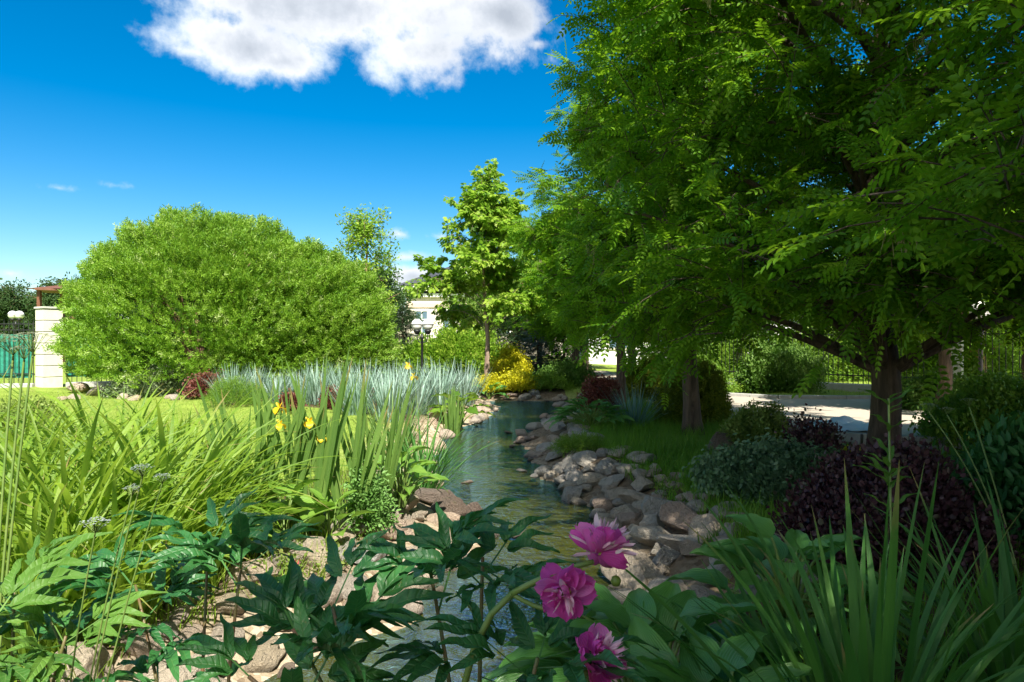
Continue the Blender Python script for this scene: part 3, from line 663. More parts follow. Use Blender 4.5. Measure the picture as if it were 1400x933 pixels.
# ------------------------------------------------------------------ robinia row on the right
def pods(root, lp, q):
    g = G(); sel = lp[q.choice(len(lp), 110, replace=False)]
    for p in sel:
        for k in range(14):
            a = q.normal(0, .035, 3); b = p+a+np.array([0, 0, -.02]); e = b+np.array([q.normal(0, .02), q.normal(0, .02), -q.uniform(.05, .13)])
            tube(g, [b, (b+e)/2+q.normal(0, .006, 3), e], [.002, .004, .001], 3, cap=False, rnd=q.random())
    build('seed_strands', g, M['pods'], root)
def rob_clumps(seed, n=72, r=(2.8, 2.8, 3.4), zc=4.5, zmin=1.6): return clumps_in(n, (0, 0, zc), r, .45, zmin, seed)
pin = pinnate(.27, 5, .056, .031, .2)
cl = np.concatenate([rob_clumps(3), [(-2.2, .8, 1.8), (-1.5, 1.8, 1.7), (1.8, -1.2, 1.9), (-.9, -1.9, 2.1), (2.5, .5, 1.9), (-1.7, -.6, 1.9), (1.0, 1.9, 1.7)]])
T1 = tree('robinia_tree', [(0, 0, -.05), (.05, 0, 1.2), (-.05, .1, 2.6), (.1, .1, 4.6), (.0, 0.2, 7.0)], .16, cl, .80, pin, 10, 30, M['robinia'], M['bark'], seed=3, extra=pods, zfork=.15, limb_r=.045, droop=.2, flat=.5, bare=.2)
T2 = tree('robinia_tree', [(0, 0, -.05), (.02, 0, 1.0), (-.04, .05, 2.4), (.05, .0, 5.0), (.0, 0.1, 7.0)], .135, clumps_in(54, (0, 0, 4.1), (2.0, 2.1, 3.1), .45, 1.9, 8), .66, pin, 10, 26, M['robinia'], M['bark'], seed=8, extra=pods, zfork=.25, droop=.2, flat=.5, bare=.25)
T3 = tree('robinia_tree', [(0, 0, -.05), (.02, 0, 1.0), (-.04, .05, 2.2), (.05, .0, 4.2)], .13, clumps_in(36, (0, 0, 3.1), (1.6, 1.6, 1.8), .45, 1.6, 12), .56, pinnate(.30, 4, .070, .042, .2), 8, 24, M['robinia'], M['bark'], seed=12, zfork=.3, droop=.2, flat=.5, bare=.25)
grp = 'robinia trees in a row along the right bank'
T1.location = (3.75, 7.0, 0); tag(T1, 'nearest thick forked robinia tree whose dark leafy crown fills the upper right', 'tree', grp)
clone(T1, (3.3, -3.5, .3), R(200), 1.0, 'robinia tree standing out of view behind the camera, its crown shading the foreground', grp)  # unseen tree behind the camera; its crown shades the foreground peonies
clone(T1, (4.35, 2.5, .5), R(40), .92, 'robinia tree just outside the right frame edge, its twigs hanging in overhead', grp)
clone(T1, (6.3, -1.6, .3), R(310), (1, 1, 1.35), 'added robinia tree out of view behind the camera, stretched tall to shade the right', grp)  # extra unseen tree, stretched taller to darken the crowns at the right
T2.location = (2.70, 10.2, 0); tag(T2, 'robinia tree with a rough straight trunk in front of the round thuja bush', 'tree', grp)
clone(T2, (2.2, 14.0, 0), R(130), (.85, .85, .9), 'robinia tree rising behind the reddish shrub and blue grass of the right bank', grp)
T3.location = (2.85, 16.4, 0); tag(T3, 'robinia tree with a slim clean trunk against the pale path', 'tree', grp)
clone(T3, (2.0, 21.5, 0), R(80), 1.1, 'slim dark robinia tree farthest along the row with a leaning trunk', grp)
clone(T3, (4.6, 19.5, 0), R(210), 1.15, 'thin robinia tree on the far side of the path', grp)
clone(T3, (2.7, 25.5, 0), R(300), 1.25, 'robinia tree at the end of the row near the white wall', grp)
# two smaller bright trees at the right by the fence
clone(T3, (8.1, 12.8, 0), R(20), (1.1, 1.1, 1.05), 'bright leaved robinia tree with a forked trunk before the right fence', grp)
clone(T3, (10.8, 14.2, 0), R(150), (1.2, 1.2, 1.2), 'robinia tree at the right edge beside the lamp post', grp)
clone(T2, (7.4, 3.6, 0), R(300), (1.1, 1.1, 1.05), 'robinia tree standing at the right beyond the frame edge', grp)

# ------------------------------------------------------------------ willow, maple, rowan and the background trees
def dome(n, c, r, seed, depth=.24, lump=.045):
    q = np.random.default_rng(seed); d = nrm(q.normal(size=(n, 3))); d[:, 2] = np.where(d[:, 2] < -.35, -d[:, 2], d[:, 2])
    k = sum(np.sin(d@q.normal(0, f, 3)+q.random()*6)*a for f, a in ((9, .6), (14, .9), (22, .8)))*lump
    rad = (1+k-depth*q.random(n)**2)
    return np.array(c)+d*rad[:, None]*np.array(r), d, k
root = empty('willow_tree', (-8.9, 20, 0), 0, 'huge dome shaped globe willow covered in fine bright leaves behind the lawn', 'tree')
P1, d1, k1 = dome(22000, (.25, 0, 1.6), (3.8, 3.7, 3.4), 1); P2, d2, k2 = dome(14000, (2.7, .3, 1.3), (2.65, 2.7, 2.85), 2)
P = np.concatenate([P1, P2]); d = np.concatenate([d1, d2]); kk = np.concatenate([k1, k2])
ok = P[:, 2] > .1+.15*np.sin(P[:, 0]*3)*np.cos(P[:, 1]*2); P, d, kk = P[ok], d[ok], kk[ok]
D = nrm(d+np.array([0, 0, .55])+rng.normal(0, .42, P.shape))
g = G().scatter(shoot(), P-D*.2, basis(D, rng.normal(0, 1, P.shape)), rng.uniform(.7, 1.15, len(P)), np.clip(.45+kk*2.2+rng.normal(0, .2, len(P)), 0, 1))
build('crown', g, M['willow'], root)
tg = G()
for k in range(9):
    a = k*2*pi/9+.3; e = np.array([cos(a)*2.3+.6, sin(a)*2.1, 2.7+.4*sin(k*2)]); tube(tg, bez((0.1*cos(a), .1*sin(a), -.1), (cos(a)*.8, sin(a)*.8, 2.2), e, 8), np.linspace(.13, .03, 8), 8)
    for j in range(5):
        b = e*.75; f = e*1.1+rng.normal(0, .4, 3); tube(tg, bez(b, (b+f)/2+np.array([0, 0, .3]), f, 5), np.linspace(.035, .01, 5), 4)
build('trunk', tg, M['tannedbark'], root)

q = np.random.default_rng(4)          # maple: narrow, layered, with a leader
def conic(n, z0, z1, r0, r1, seed, pw=1.0):
    q = np.random.default_rng(seed); t = q.random(n)**.9; z = z0+(z1-z0)*t; r = (r0+(r1-r0)*t**pw)*np.sqrt(q.uniform(.1, 1, n)); a = q.uniform(0, 2*pi, n)
    return np.stack([r*np.cos(a), r*np.sin(a), z], -1)
mc = conic(46, 2.3, 5.7, 1.75, .35, 5, 1.1); mc = np.concatenate([mc, [(0, 0, 6.1), (.75, 0, 5.4), (.8, .1, 5.0), (-.2, 0, 5.8), (-1.5, 0, 3.6), (-1.75, 0, 3.2)]])
mp = tree('maple_tree', [(0, 0, -.05), (.02, 0, 1.5), (-.1, 0, 3.2), (-.15, 0, 5.2)], .085, mc, .50, lobecluster(5, .16), 6, 13, M['maple'], M['palebark'], (.7, 1.1), seed=6, droop=.55, zfork=.3, limb_r=.016, flat=.5)
mp.location = (-.72, 19.6, 0); tag(mp, 'young upright maple with a bare pinkish trunk and layered light green crown, centre', 'tree')
rc_ = conic(34, 2.0, 5.6, 1.5, .6, 9, 1.5)
rw = tree('rowan_tree', [(0, 0, -.05), (.1, 0, 1.8), (-.1, 0, 3.6), (0, 0, 5.4)], .09, rc_, .45, quadleafs(6, .10, .05, 1.1, seed=4), 4, 6, M['maple'], M['tannedbark'], seed=10, droop=.25, zfork=.3, limb_r=.02)
rw.location = (-4.9, 23.5, 0); tag(rw, 'airy small leaved tree with open branches rising right behind the willow', 'tree')
def bushtree(name, seed, h, r, tmpl, m, n=26, tw=12, pt=6, rc=.9, zlo=.25, bark='tannedbark', ls=(.8, 1.2)):
    c = clumps_in(n, (0, 0, h*(1+zlo)/2), (r, r, h*(1-zlo)/2), .4, h*zlo*.6, seed, .3)
    return tree(name, [(0, 0, -.05), (0, .05, h*.3), (.1, 0, h*.6), (0, 0, h*.9)], .02*h+.04, c, rc, tmpl, pt, tw, m, M[bark], ls, seed=seed, zfork=.12, limb_r=.03, droop=.2, twr=.012)
ql = quadleafs(9, .13, .075, 1.3, seed=2)
bA = bushtree('deciduous_tree', 31, 5.2, 2.3, ql, M['brightleaf'], 34, 14, 7, .8)
bB = bushtree('deciduous_tree', 32, 6.5, 2.8, quadleafs(9, .18, .10, 1.3, seed=5), M['fartree'], 36, 14, 7, 1.0)
bC = bushtree('deciduous_tree', 33, 4.6, 2.0, ql, M['rowan'], 26, 14, 7, .75, .15)
gb = 'background trees'
bA.location = (1.2, 30, 0); tag(bA, 'bright yellow green tree directly behind the young maple, right side', 'tree', gb)
bB.location = (-44.5, 62, 0); tag(bB, 'rounded dark green tree beyond the fence at the far left edge', 'tree', gb)
bC.location = (-7.6, 29, 0); tag(bC, 'bushy green tree low behind the airy small leaved tree', 'tree', gb)
def conifer(name, h, r, seed, m, bark, n=1500, layers=13, sc=1.6):
    q = np.random.default_rng(seed); root = empty(name, (0, 0, 0)); tg = G(); tube(tg, [(0, 0, -.05), (0, 0, h*.5), (0, 0, h*.98)], [.03*h, .018*h, .006], 8)
    P, D = [], []; L = layers*9
    for k in range(L):
        t = k/L; z = h*(.06+.9*t); a = k*2.4+q.normal(0, .2); ln = r*(1-t)**.8*q.uniform(.75, 1.1)+.06; e = np.array([cos(a)*ln, sin(a)*ln, z-.12*ln+.25*ln*(t > .6)])
        b = bez((0, 0, z), (e[0]*.5, e[1]*.5, z+.03), e, 5); tube(tg, b, np.linspace(.012, .004, 5), 4, cap=False)
        m_ = max(3, int(n/L*(.4+1.2*(1-t)))); s = q.uniform(.12, 1, m_)
        P.append(np.stack([np.interp(s, np.linspace(0, 1, 5), b[:, j]) for j in range(3)], -1)); dr = nrm(e-np.array([0, 0, z]))
        D.append(nrm(dr+q.normal(0, .55, (m_, 3))*np.array([1, 1, .45])+np.array([0, 0, .1])))
    P, D = np.concatenate(P), np.concatenate(D); g = G().scatter(needles(), P, basis(D, (0, 0, 1)), q.uniform(.7, 1.2, len(P))*sc/1.6)
    build('trunk', tg, M[bark], root); build('crown', g, m, root); return root
sp = conifer('blue_spruce', 3.0, 1.1, 3, M['spruce'], 'bark', 2400); sp.location = (.95, 24.5, 0); tag(sp, 'small blue spruce with silvery needles beside the golden bush', 'tree')
pn = conifer('pine_tree', 2.9, 1.6, 5, M['pine'], 'bark', 2400, sc=2.0); pn.location = (.1, 26, 0); tag(pn, 'dark green pine just left of the blue spruce', 'tree', 'pines')
clone(pn, (1.75, 23, 0), 1, .75, 'low dark pine at the right of the blue spruce, half behind the robinia row', 'pines')
clone(pn, (-5.6, 25.6, 0), 2, 1.3, 'dull green pine right of the willow and under the airy tree', 'pines')
clone(pn, (-4.4, 27.5, 0), 3, 1.0, 'pine standing behind the globe lamp post left of the maple', 'pines')
for (x, y, s, a, src, lab) in [
        (-1.6, 36, .72, .5, bA, 'bright tree between the globe lamp and the house wall'), (3.6, 34, 1.0, 1.5, bA, 'bright tree behind the far end of the stream'),
        (6.2, 42, 1.1, 2.5, bA, 'bright tree behind the slim trunks of the row'), (11.5, 36, 1.0, 3.0, bC, 'mid green tree beyond the path right of the row'),
        (15, 30, 1.05, 4.0, bC, 'mid green tree behind the big forked trunk'), (20, 34, 1.2, .2, bB, 'dark tree beyond the right fence'),
        (27, 36, 1.2, 1.2, bA, 'bright tree beyond the right fence near the salmon house'), (8.5, 52, 1.3, 2.0, bB, 'dark tree far behind the pale low building'),
        (-39, 60, 1.05, 1.0, bB, 'grey green tree between the small roof and the willow'), (-50, 66, .9, 3.0, bB, 'dark tree cut by the left frame edge'),
        (-10.5, 48, 1.0, 2.2, bB, 'dark tree hidden behind the willow'), (-14, 33, .9, 5.0, bC, 'green tree behind the willow dome'),
        (-17, 40, 1.2, 3.3, bA, 'light green tree beyond the fence behind the left of the willow'), (-24, 46, 1.0, 2.3, bB, 'dark tree between the pavilion and the willow'), (31, 24, 1.3, .9, bC, 'mid green tree at the far right edge'), (-8.6, 33, .85, 4.4, bA, 'light tree low behind the willow shoulder'), (.3, 38, 1.15, 5.1, bA, 'pale green tree to the right of the house'), (9.0, 27, .85, 2.9, bC, 'mid green tree filling the view between the trunks'), (12.6, 25, .9, .6, bA, 'bright tree behind the fence just left of the big trunk'), (6.0, 26, .8, 3.7, bC, 'mid green tree behind the thin trunk across the path'), (14.5, 21, .8, 2.1, bA, 'bright low tree just beyond the right fence left of the pillar')]:
    clone(src, (x, y, 0), a, s, lab, gb)

# ------------------------------------------------------------------ buildings
H = empty('mansion', (0, 0, 0), 0, 'beige two storey house with dark hipped roof and white cornice behind the young maple', 'building')
def part(n, g, m, par=None, **kw): return build(n, g, m, par or H, smooth=False, **kw)
y0 = 62; X0, X1 = -10.2, 6.0
g = G(); box(g, X0+.6, X1, y0, y0+12, -.1, 5.0); part('wall', g, M['stucco'])
g = G(); g.faces([(X0-.2, y0-.9, 5.62), (X1+.8, y0-.9, 5.62), (X1+.8, y0+13, 5.62), (X0-.2, y0+13, 5.62), (X0+5.2, y0+5, 8.0), (X1-4, y0+5, 8.0)], [(0, 1, 5, 4), (1, 2, 5), (2, 3, 4, 5), (3, 0, 4), (3, 2, 1, 0)]); rf = part('roof', g, M['slate'])
g = G(); box(g, X0+.1, X1+.5, y0-.65, y0+12.6, 5.2, 5.6); box(g, X0+.4, X1+.2, y0-.3, y0+12.3, 4.72, 5.0); part('cornice', g, M['white'])
g = G()
for k in range(48): box(g, X0+.3+k*.34, X0+.46+k*.34, y0-.85, y0-.66, 5.32, 5.55)
part('dentils', g, M['white'])
g = G(); box(g, X0+.5, X1+.1, y0-.12, y0-.002, 3.9, 4.25); part('band_course', g, M['band'])
for k in range(6):
    x = X0+2.0+k*2.5; g = G(); 
    for (a, b, c, d) in ((x-.65, x-.5, 1.7, 3.75), (x+.5, x+.65, 1.7, 3.75), (x-.5, x+.5, 3.6, 3.75), (x-.5, x+.5, 1.7, 1.85), (x-.05, x+.05, 1.85, 3.6), (x-.5, x-.05, 2.9, 2.98), (x+.05, x+.5, 2.9, 2.98)): box(g, a, b, y0-.1, y0-.004, c, d)
    wn = part('window', g, M['white']); g = G(); box(g, x-.5, x+.5, y0-.03, y0-.006, 1.85, 3.6); part('pane', g, M['glass'], wn)
H.scale = (1, 1, 1.14)
g = G(); pa = -7.2; g.faces([(pa+1.7, y0-1.4, 5.62), (pa+6.2, y0-1.4, 5.62), (pa+3.95, y0-1.4, 7.35), (pa+1.7, y0+3, 5.62), (pa+6.2, y0+3, 5.62), (pa+3.95, y0+3, 7.35)], [(0, 1, 2), (1, 4, 5, 2), (0, 2, 5, 3), (3, 5, 4)]); part('gable', g, M['white'])
Bw = empty('low_building', (0, 0, 0), 0, 'long pale low building glimpsed between the trunks beyond the path', 'building')
g = G(); box(g, 4.5, 23, 40, 46, -.1, 3.0); part('wall', g, M['white'], Bw)
g = G(); g.faces([(4, 39.5, 3.0), (23.5, 39.5, 3.0), (23.5, 46.5, 3.0), (4, 46.5, 3.0), (6, 43, 4.2), (21.5, 43, 4.2)], [(0, 1, 5, 4), (1, 2, 5), (2, 3, 4, 5), (3, 0, 4), (3, 2, 1, 0)]); part('roof', g, M['slate'], Bw)
for k in range(6):
    x = 6.2+k*2.8; g = G()
    for (a, b, c, d) in ((x-.6, x-.5, .9, 2.2), (x+.5, x+.6, .9, 2.2), (x-.5, x+.5, 2.1, 2.2), (x-.5, x+.5, .9, 1.0), (x-.04, x+.04, 1.0, 2.1)): box(g, a, b, 39.92, 39.995, c, d)
    wn = part('window', g, M['stucco'], Bw); g = G(); box(g, x-.5, x+.5, 39.96, 39.993, 1.0, 2.1); part('pane', g, M['glass'], wn)
Br = empty('salmon_house', (0, 0, 0), 0, 'salmon and white house wall beyond the iron fence at the right edge', 'building')
g = G(); box(g, 18.4, 30, 25, 33, -.1, 5.2); part('wall', g, M['pinkwall'], Br)
g = G()
for x in (18.3, 20.4, 23.0, 25.6): box(g, x, x+.7, 24.86, 24.996, -.05, 5.1)
box(g, 18.2, 30.1, 24.80, 25.0, 5.2, 5.5); part('pilasters', g, M['white'], Br)
g = G(); g.faces([(17.8, 24.3, 5.5), (30.6, 24.3, 5.5), (30.6, 33.6, 5.5), (17.8, 33.6, 5.5), (21, 29, 7.6), (27.5, 29, 7.6)], [(0, 1, 5, 4), (1, 2, 5), (2, 3, 4, 5), (3, 0, 4), (3, 2, 1, 0)]); part('roof', g, M['slate'], Br)
for x in (19.75, 22.2, 24.8):
    g = G()
    for (a, b, c, d) in ((x-.35, x-.28, 1.0, 3.0), (x+.28, x+.35, 1.0, 3.0), (x-.28, x+.28, 2.93, 3.0), (x-.28, x+.28, 1.0, 1.07)): box(g, a, b, 24.9, 24.995, c, d)
    wn = part('window', g, M['white'], Br); g = G(); box(g, x-.28, x+.28, 24.94, 24.993, 1.07, 2.93); part('pane', g, M['glass'], wn)
gz_ = empty('garden_pavilion', (-28.6, 44, 0), 0, 'small pavilion with brown overhanging roof behind the pillar at the left', 'building')
g = G(); obox(g, (0, 0, 4.55), 3.0, 3.0, .12, .4); k0 = len(g.v); 
g.faces([(-1.6, -1.6, 4.67), (1.6, -1.6, 4.67), (1.6, 1.6, 4.67), (-1.6, 1.6, 4.67), (0, 0, 5.05)], [(0, 1, 4), (1, 2, 4), (2, 3, 4), (3, 0, 4), (3, 2, 1, 0)]); build('roof', g, M['brownroof'], gz_, smooth=False)
for sx in (-1, 1):
    for sy in (-1, 1): g = G(); box(g, sx*1.1-.1, sx*1.1+.1, sy*1.1-.1, sy*1.1+.1, -.1, 4.54); build('post', g, M['brownroof'], gz_, smooth=False)

# ------------------------------------------------------------------ fences, pillars, lamps
def pillar(x, y, h, wd, a, label, grp=None):
    r = empty('block_pillar', (x, y, 0), a, label, 'pillar', grp); n = 7; bh = (h-.06)/n
    for k in range(n):
        g = G(); obox(g, (0, 0, k*bh-(.15 if k == 0 else 0)), wd, wd, bh-.022+(.15 if k == 0 else 0), 0, .006); build('block', g, M['block'], r, smooth=False)
    g = G(); box(g, -wd/2+.015, wd/2-.015, -wd/2+.015, wd/2-.015, -.1, h-.06); build('core', g, M['grout'], r, smooth=False)
    g = G(); obox(g, (0, 0, h-.062), wd+.06, wd+.06, .062, 0, .012); build('cap', g, M['cap'], r, smooth=False); return r
def fence(p0, p1, h, label, rails=(.35, -.3, -.12), base=.35, step=.13, netting=False, zb=0):
    p0, p1 = np.array(p0, float), np.array(p1, float); L = np.linalg.norm(p1-p0); a = math.atan2(*(p1-p0)[::-1])
    r = empty('iron_fence', (*p0, zb), a, label, 'fence'); n = int(L/step); g = G()
    for k in range(n+1):
        x = k*step+.03; tube(g, [(x, 0, base*.7), (x, 0, h), (x, 0, h+.10)], [.011, .011, .001], 6, cap=False)
    build('bars', g, M['blackiron'], r); g = G()
    for z in rails: zz = z if z > 0 else h+z; obox(g, (L/2, 0, zz+base*.3), L, .035, .03, 0, .003)
    build('rails', g, M['blackiron'], r, smooth=False)
    if base: g = G(); obox(g, (L/2, .02, -.2), L, .25, base*.7+.2, 0, .02); build('base_wall', g, M['concrete'], r, smooth=False)
    if netting:
        g = G(); xs = np.arange(0, L, .12); V = [(x, .06+.02*sin(x*9)+.015*sin(x*23), z) for x in xs for z in (.3, h*.4, h*.82)]; V += [(x, y+.004, z) for x, y, z in V]; m_ = len(xs)*3; Fc = []
        for i in range(len(xs)-1):
            for j in range(2): a_ = i*3+j; Fc += [(a_, a_+3, a_+4, a_+1), (m_+a_, m_+a_+1, m_+a_+4, m_+a_+3)]
        g.faces(V, Fc); build('green_netting', g, M['net'], r)
    return r
pillar(-13.9, 20.5, 2.42, .52, R(-33), 'tall pillar of cream concrete blocks with a flat cap left of the willow')
fence((-24, 18.5), (-14.25, 20.35), 1.95, 'black iron fence with green netting left of the cream pillar', netting=True, base=.2)
fence((-13.6, 20.8), (-4.5, 26.5), 1.95, 'black iron fence running behind the willow to the right of the cream pillar', netting=True, base=.2)
fence((8.2, 19.5), (10.45, 17.2), 1.75, 'black iron fence section left of the stone pillar at the right')
fence((5.2, 22.5), (8.12, 19.58), 1.75, 'black iron fence section seen between the trunks beyond the path')
fence((11.15, 16.35), (17.5, 12.0), 1.75, 'black iron fence section at the right edge by the salmon house')
pillar(10.8, 16.75, 2.0, .42, R(-40), 'shaded stone block pillar between two black fence sections at the right')
def lamp(x, y, h, arms, label):
    r = empty('street_lamp', (x, y, 0), 0, label, 'lamp', 'globe lamps')
    g = G(); lathe(g, [(.0, -.05), (.10, -.05), (.10, .12), (.06, .18), (.045, .5), (.035, .6), (.032, h-.35), (.05, h-.33), (.05, h-.28), (.03, h-.26), (.03, h-.2), (0, h-.2)], k=12); build('pole', g, M['blackiron'], r)
    for s in arms:
        g = G()
        if s: tube(g, bez((0, 0, h-.42), (s*.9, 0, h-.5), (s, 0, h-.2), 8), .014, 6)
        lathe(g, [(0, h-.22), (.05, h-.22), (.09, h-.14), (.10, h-.10), (.0, h-.10)], (s, 0, 0), 14); a = np.linspace(0, 2*pi, 25); tube(g, np.stack([s+.165*np.cos(a), .165*np.sin(a), 0*a+h+.05], -1), .008, 5, cap=False); build('bracket', g, M['blackiron'], r)
        g = G(); t = np.linspace(0, pi, 14); lathe(g, np.stack([.155*np.sin(t), h+.045-.155*np.cos(t)], -1), (s, 0, 0), 22); build('globe', g, M['globe'], r)
    return r
lamp(-2.45, 18.6, 1.80, (-.14, .16), 'black lamp post with two white globes standing behind the blue grass at the centre')
lamp(7.55, 11.0, 1.84, (0,), 'black lamp post with one white globe in front of the stone pillar at the right')
lamp(-18.9, 26.0, 2.35, (-.12, .14), 'distant lamp with two small white globes above the fence at the left edge')
# barrier tape and pale sheets
g = G(); P = bez((5.95, 9.0, .42), (7.1, 9.2, .14), (8.6, 9.6, .12), 40); V = []; lc = []
for i, p in enumerate(P): V += [(p[0], p[1], p[2]-.035), (p[0], p[1]+.02*sin(i*.5), p[2]+.035)]; lc += [(0, i/39, 0), (1, i/39, 0)]
Fc = [(2*i, 2*i+2, 2*i+3, 2*i+1) for i in range(39)]; V2 = [(x, y+.003, z) for x, y, z in V]; g.faces(V+V2, Fc+[tuple(80+j for j in f[::-1]) for f in Fc], .5, lc+lc)
tag(build('barrier_tape', g, M['tape']), 'red and white striped barrier tape stretched in front of the right bushes', 'tape')
def sheet(x, y, sx, sy, h, seed, label):
    q = np.random.default_rng(seed); n = 22; u, v = np.meshgrid(np.linspace(-1, 1, n), np.linspace(-1, 1, n)); rr = np.maximum(abs(u), abs(v))
    z = h*np.clip(1-rr**2.2, 0, 1)*(1+.4*np.sin(u*4+seed)*np.sin(v*5))+.02*np.sin(u*13)*np.sin(v*11); z = np.maximum(z, .004)+gz(x+u*sx, y+v*sy)+.095
    V = np.stack([x+u*sx*(1+.06*np.sin(v*7)), y+v*sy*(1+.06*np.sin(u*6)), z], -1).reshape(-1, 3); i = (np.arange(n-1)[:, None]*n+np.arange(n-1)[None]).ravel()
    V2 = V-np.array([0, 0, .006]); q_ = np.stack([i, i+1, i+n+1, i+n], -1); g = G().add(np.concatenate([V, V2]), np.concatenate([q_.ravel(), (q_[:, ::-1]+n*n).ravel()]), np.full(2*len(q_), 4))
    tag(build('tarpaulin', g, M['sheet']), label, 'tarpaulin')
sheet(5.05, 10.4, .5, .5, .12, 1, 'crumpled pale blue sheet heaped on the path left of the big trunk')
sheet(6.9, 8.9, .7, .5, .14, 2, 'crumpled pale blue sheet lying below the barrier tape')
# ------------------------------------------------------------------ bushes
def bush(name, loc, r, n, tmpl, m, scale, label, cat='shrub', seed=0, lump=.16, bark='tannedbark', upb=.3, stems=14, depth=.55, group=None, low=0.0):
    q = np.random.default_rng(seed+100); root = empty(name, tuple(loc), 0, label, cat, group); r = np.array(r, float)
    d = nrm(q.normal(size=(n, 3))); d[:, 2] = np.abs(d[:, 2])*(1+low)-low; d = nrm(d)
    k = sum(np.sin(d@q.normal(0, f, 3)+q.random()*6)*a for f, a in ((3, .6), (6, .5), (11, .5)))*lump
    rad = (1+k)*(1-depth*q.random(n)**2.2)
    P = d*rad[:, None]*r; P[:, 2] = np.maximum(P[:, 2]+.05, .02)
    D = nrm(d+np.array([0, 0, upb])+q.normal(0, .5, (n, 3)))
    g = G().scatter(tmpl, P, basis(D, q.normal(0, .5, (n, 3))+np.array([0, 0, 1])), q.uniform(.75, 1.2, n)*scale, np.clip(.45+k*1.1+q.normal(0, .22, n), 0, 1))
    build('foliage', g, m, root); tg = G()
    for j in range(stems):
        e = d[j]*r*.9*(1+k[j]); s = np.array([q.normal(0, .05)*r[0], q.normal(0, .05)*r[1], -.03]); tube(tg, bez(s, (e[0]*.4, e[1]*.4, e[2]*.7), e, 6), np.linspace(.010, .003, 6)*max(.6, r[2]), 5, cap=False)
    build('stems', tg, M[bark], root); return root
tl = quadleafs(7, .032, .018, 1.3, seed=1); tm = quadleafs(8, .055, .03, 1.2, seed=2); tr_ = quadleafs(8, .04, .03, 1.2, seed=3)
def at(px, py, D, dz=0): p = W(px, py, D); return (p[0], D, float(gz(p[0], D))+dz)
bush('barberry_bush', at(1205, 700, 4.3), (.56, .46, .60), 4200, tr_, M['barberry'], 1.0, 'large dark purple barberry bush below the forked trunk', seed=1, low=.1)
bush('barberry_bush', at(1110, 600, 6.6), (.26, .25, .5), 1100, tr_, M['barberry'], 1.0, 'small dark barberry with upright red shoots left of the big purple bush', seed=2, lump=.3)
bush('variegated_shrub', at(1070, 690, 6.0), (.68, .5, .32), 4200, tm, M['greyshrub'], .8, 'low grey green shrub with pale edged leaves between grass and purple bush', seed=3)
bush('spirea_bush', at(1036, 620, 8.4), (.42, .4, .5), 2000, tl, M['limeleaf'], 1.2, 'light yellow green spirea bush against the pale path right of the boulder', seed=4)
bush('golden_groundcover', at(1110, 640, 7.3), (.6, .35, .2), 1500, tl, M['gold'], 1.0, 'low yellow green mat of foliage behind the grey green shrub', seed=5, cat='ground plant')
bush('thuja_bush', at(948, 560, 11.3), (.52, .5, .92), 5200, shoot(.16, 9, .05, .02), M['thuja'], .9, 'round golden green thuja bush behind the rough trunk', seed=6, low=.25, upb=.7, lump=.08)
bush('thuja_bush', at(882, 540, 15.8), (.5, .5, .75), 2200, shoot(.16, 9, .05, .02), M['thuja'], 1.1, 'smaller golden thuja bush behind the slim trunk farther along the row', seed=7, low=.2, upb=.7)
bush('yew_bush', at(930, 545, 12.6), (.4, .4, .6), 1200, tm, M['pine'], .8, 'dark low bush half behind the round thuja', seed=8)
bush('golden_spirea', at(697, 535, 20.6), (.55, .5, .95), 2600, tm, M['gold'], 1.25, 'round bright golden yellow bush right of the pinkish trunk', seed=9)
bush('golden_spirea', at(708, 542, 19.4), (.5, .4, .36), 1500, tm, M['gold'], 1.1, 'low golden yellow bush in front of the round one by the water', seed=10)
bush('golden_spirea', at(668, 544, 19.3), (.45, .4, .3), 900, tm, M['gold'], 1.1, 'smallest golden bush at the foot of the pinkish trunk', seed=11)
bush('red_shrub', at(820, 560, 12.9), (.38, .38, .62), 1300, tl, M['redleaf'], 1.3, 'reddish brown shrub among the blue grass of the right bank', seed=12)
bush('red_shrub', at(285, 535, 16.2), (.4, .35, .42), 1300, tm, M['redleaf'], 1.0, 'small red leaved shrub left of the first blue grass tuft', seed=13)
bush('variegated_dogwood', at(232, 535, 17.6), (.62, .5, .68), 2200, tm, M['variegated'], 1.1, 'white edged shrub under the willow nearest the blue grass', seed=14)
bush('variegated_dogwood', at(188, 540, 17.2), (.68, .5, .38), 1800, tm, M['variegated'], 1.1, 'low spreading white edged shrub below the willow by the back stones', seed=15)
bush('green_shrub', at(322, 560, 14.6), (.55, .45, .42), 1400, shoot(.16, 9, .04, .008), M['brightleaf'], 1.0, 'feathery green mound at the front of the first blue grass tuft', seed=16)
bush('green_shrub', at(1400, 590, 8.9), (1.15, .8, .85), 4200, tm, M['brightleaf'], 1.0, 'broad yellow green bush behind the striped tape at the right edge', seed=17)
bush('green_shrub', at(1290, 560, 13.4), (1.1, .6, .7), 1800, tm, M['rowan'], 1.2, 'dark bush under the small forked tree by the right fence', seed=18)
bush('green_shrub', at(770, 540, 20.5), (.9, .6, .55), 1600, tm, M['rowan'], 1.2, 'low dark bush right of the blue spruce under the row', seed=19)
bush('green_shrub', at(745, 545, 19.6), (.7, .5, .3), 1000, tm, M['brightleaf'], 1.0, 'low bright ground bush behind the far row of stones', seed=20)
bush('green_shrub', at(480, 520, 24.5), (1.6, .8, 1.7), 3200, ql, M['brightleaf'], .8, 'bright leafy bush filling the gap right of the willow', seed=21)
bush('green_shrub', at(620, 520, 25.5), (2.1, .9, 1.6), 3400, ql, M['maple'], .8, 'wide light green bush behind the maple trunk', seed=22)
bush('green_shrub', at(1400, 710, 4.7), (.36, .35, .52), 1500, quadleafs(5, .09, .035, 1.0, seed=6), M['peony'], 1.0, 'dark broad leaved plant at the right edge behind the purple bush', seed=23, lump=.3)
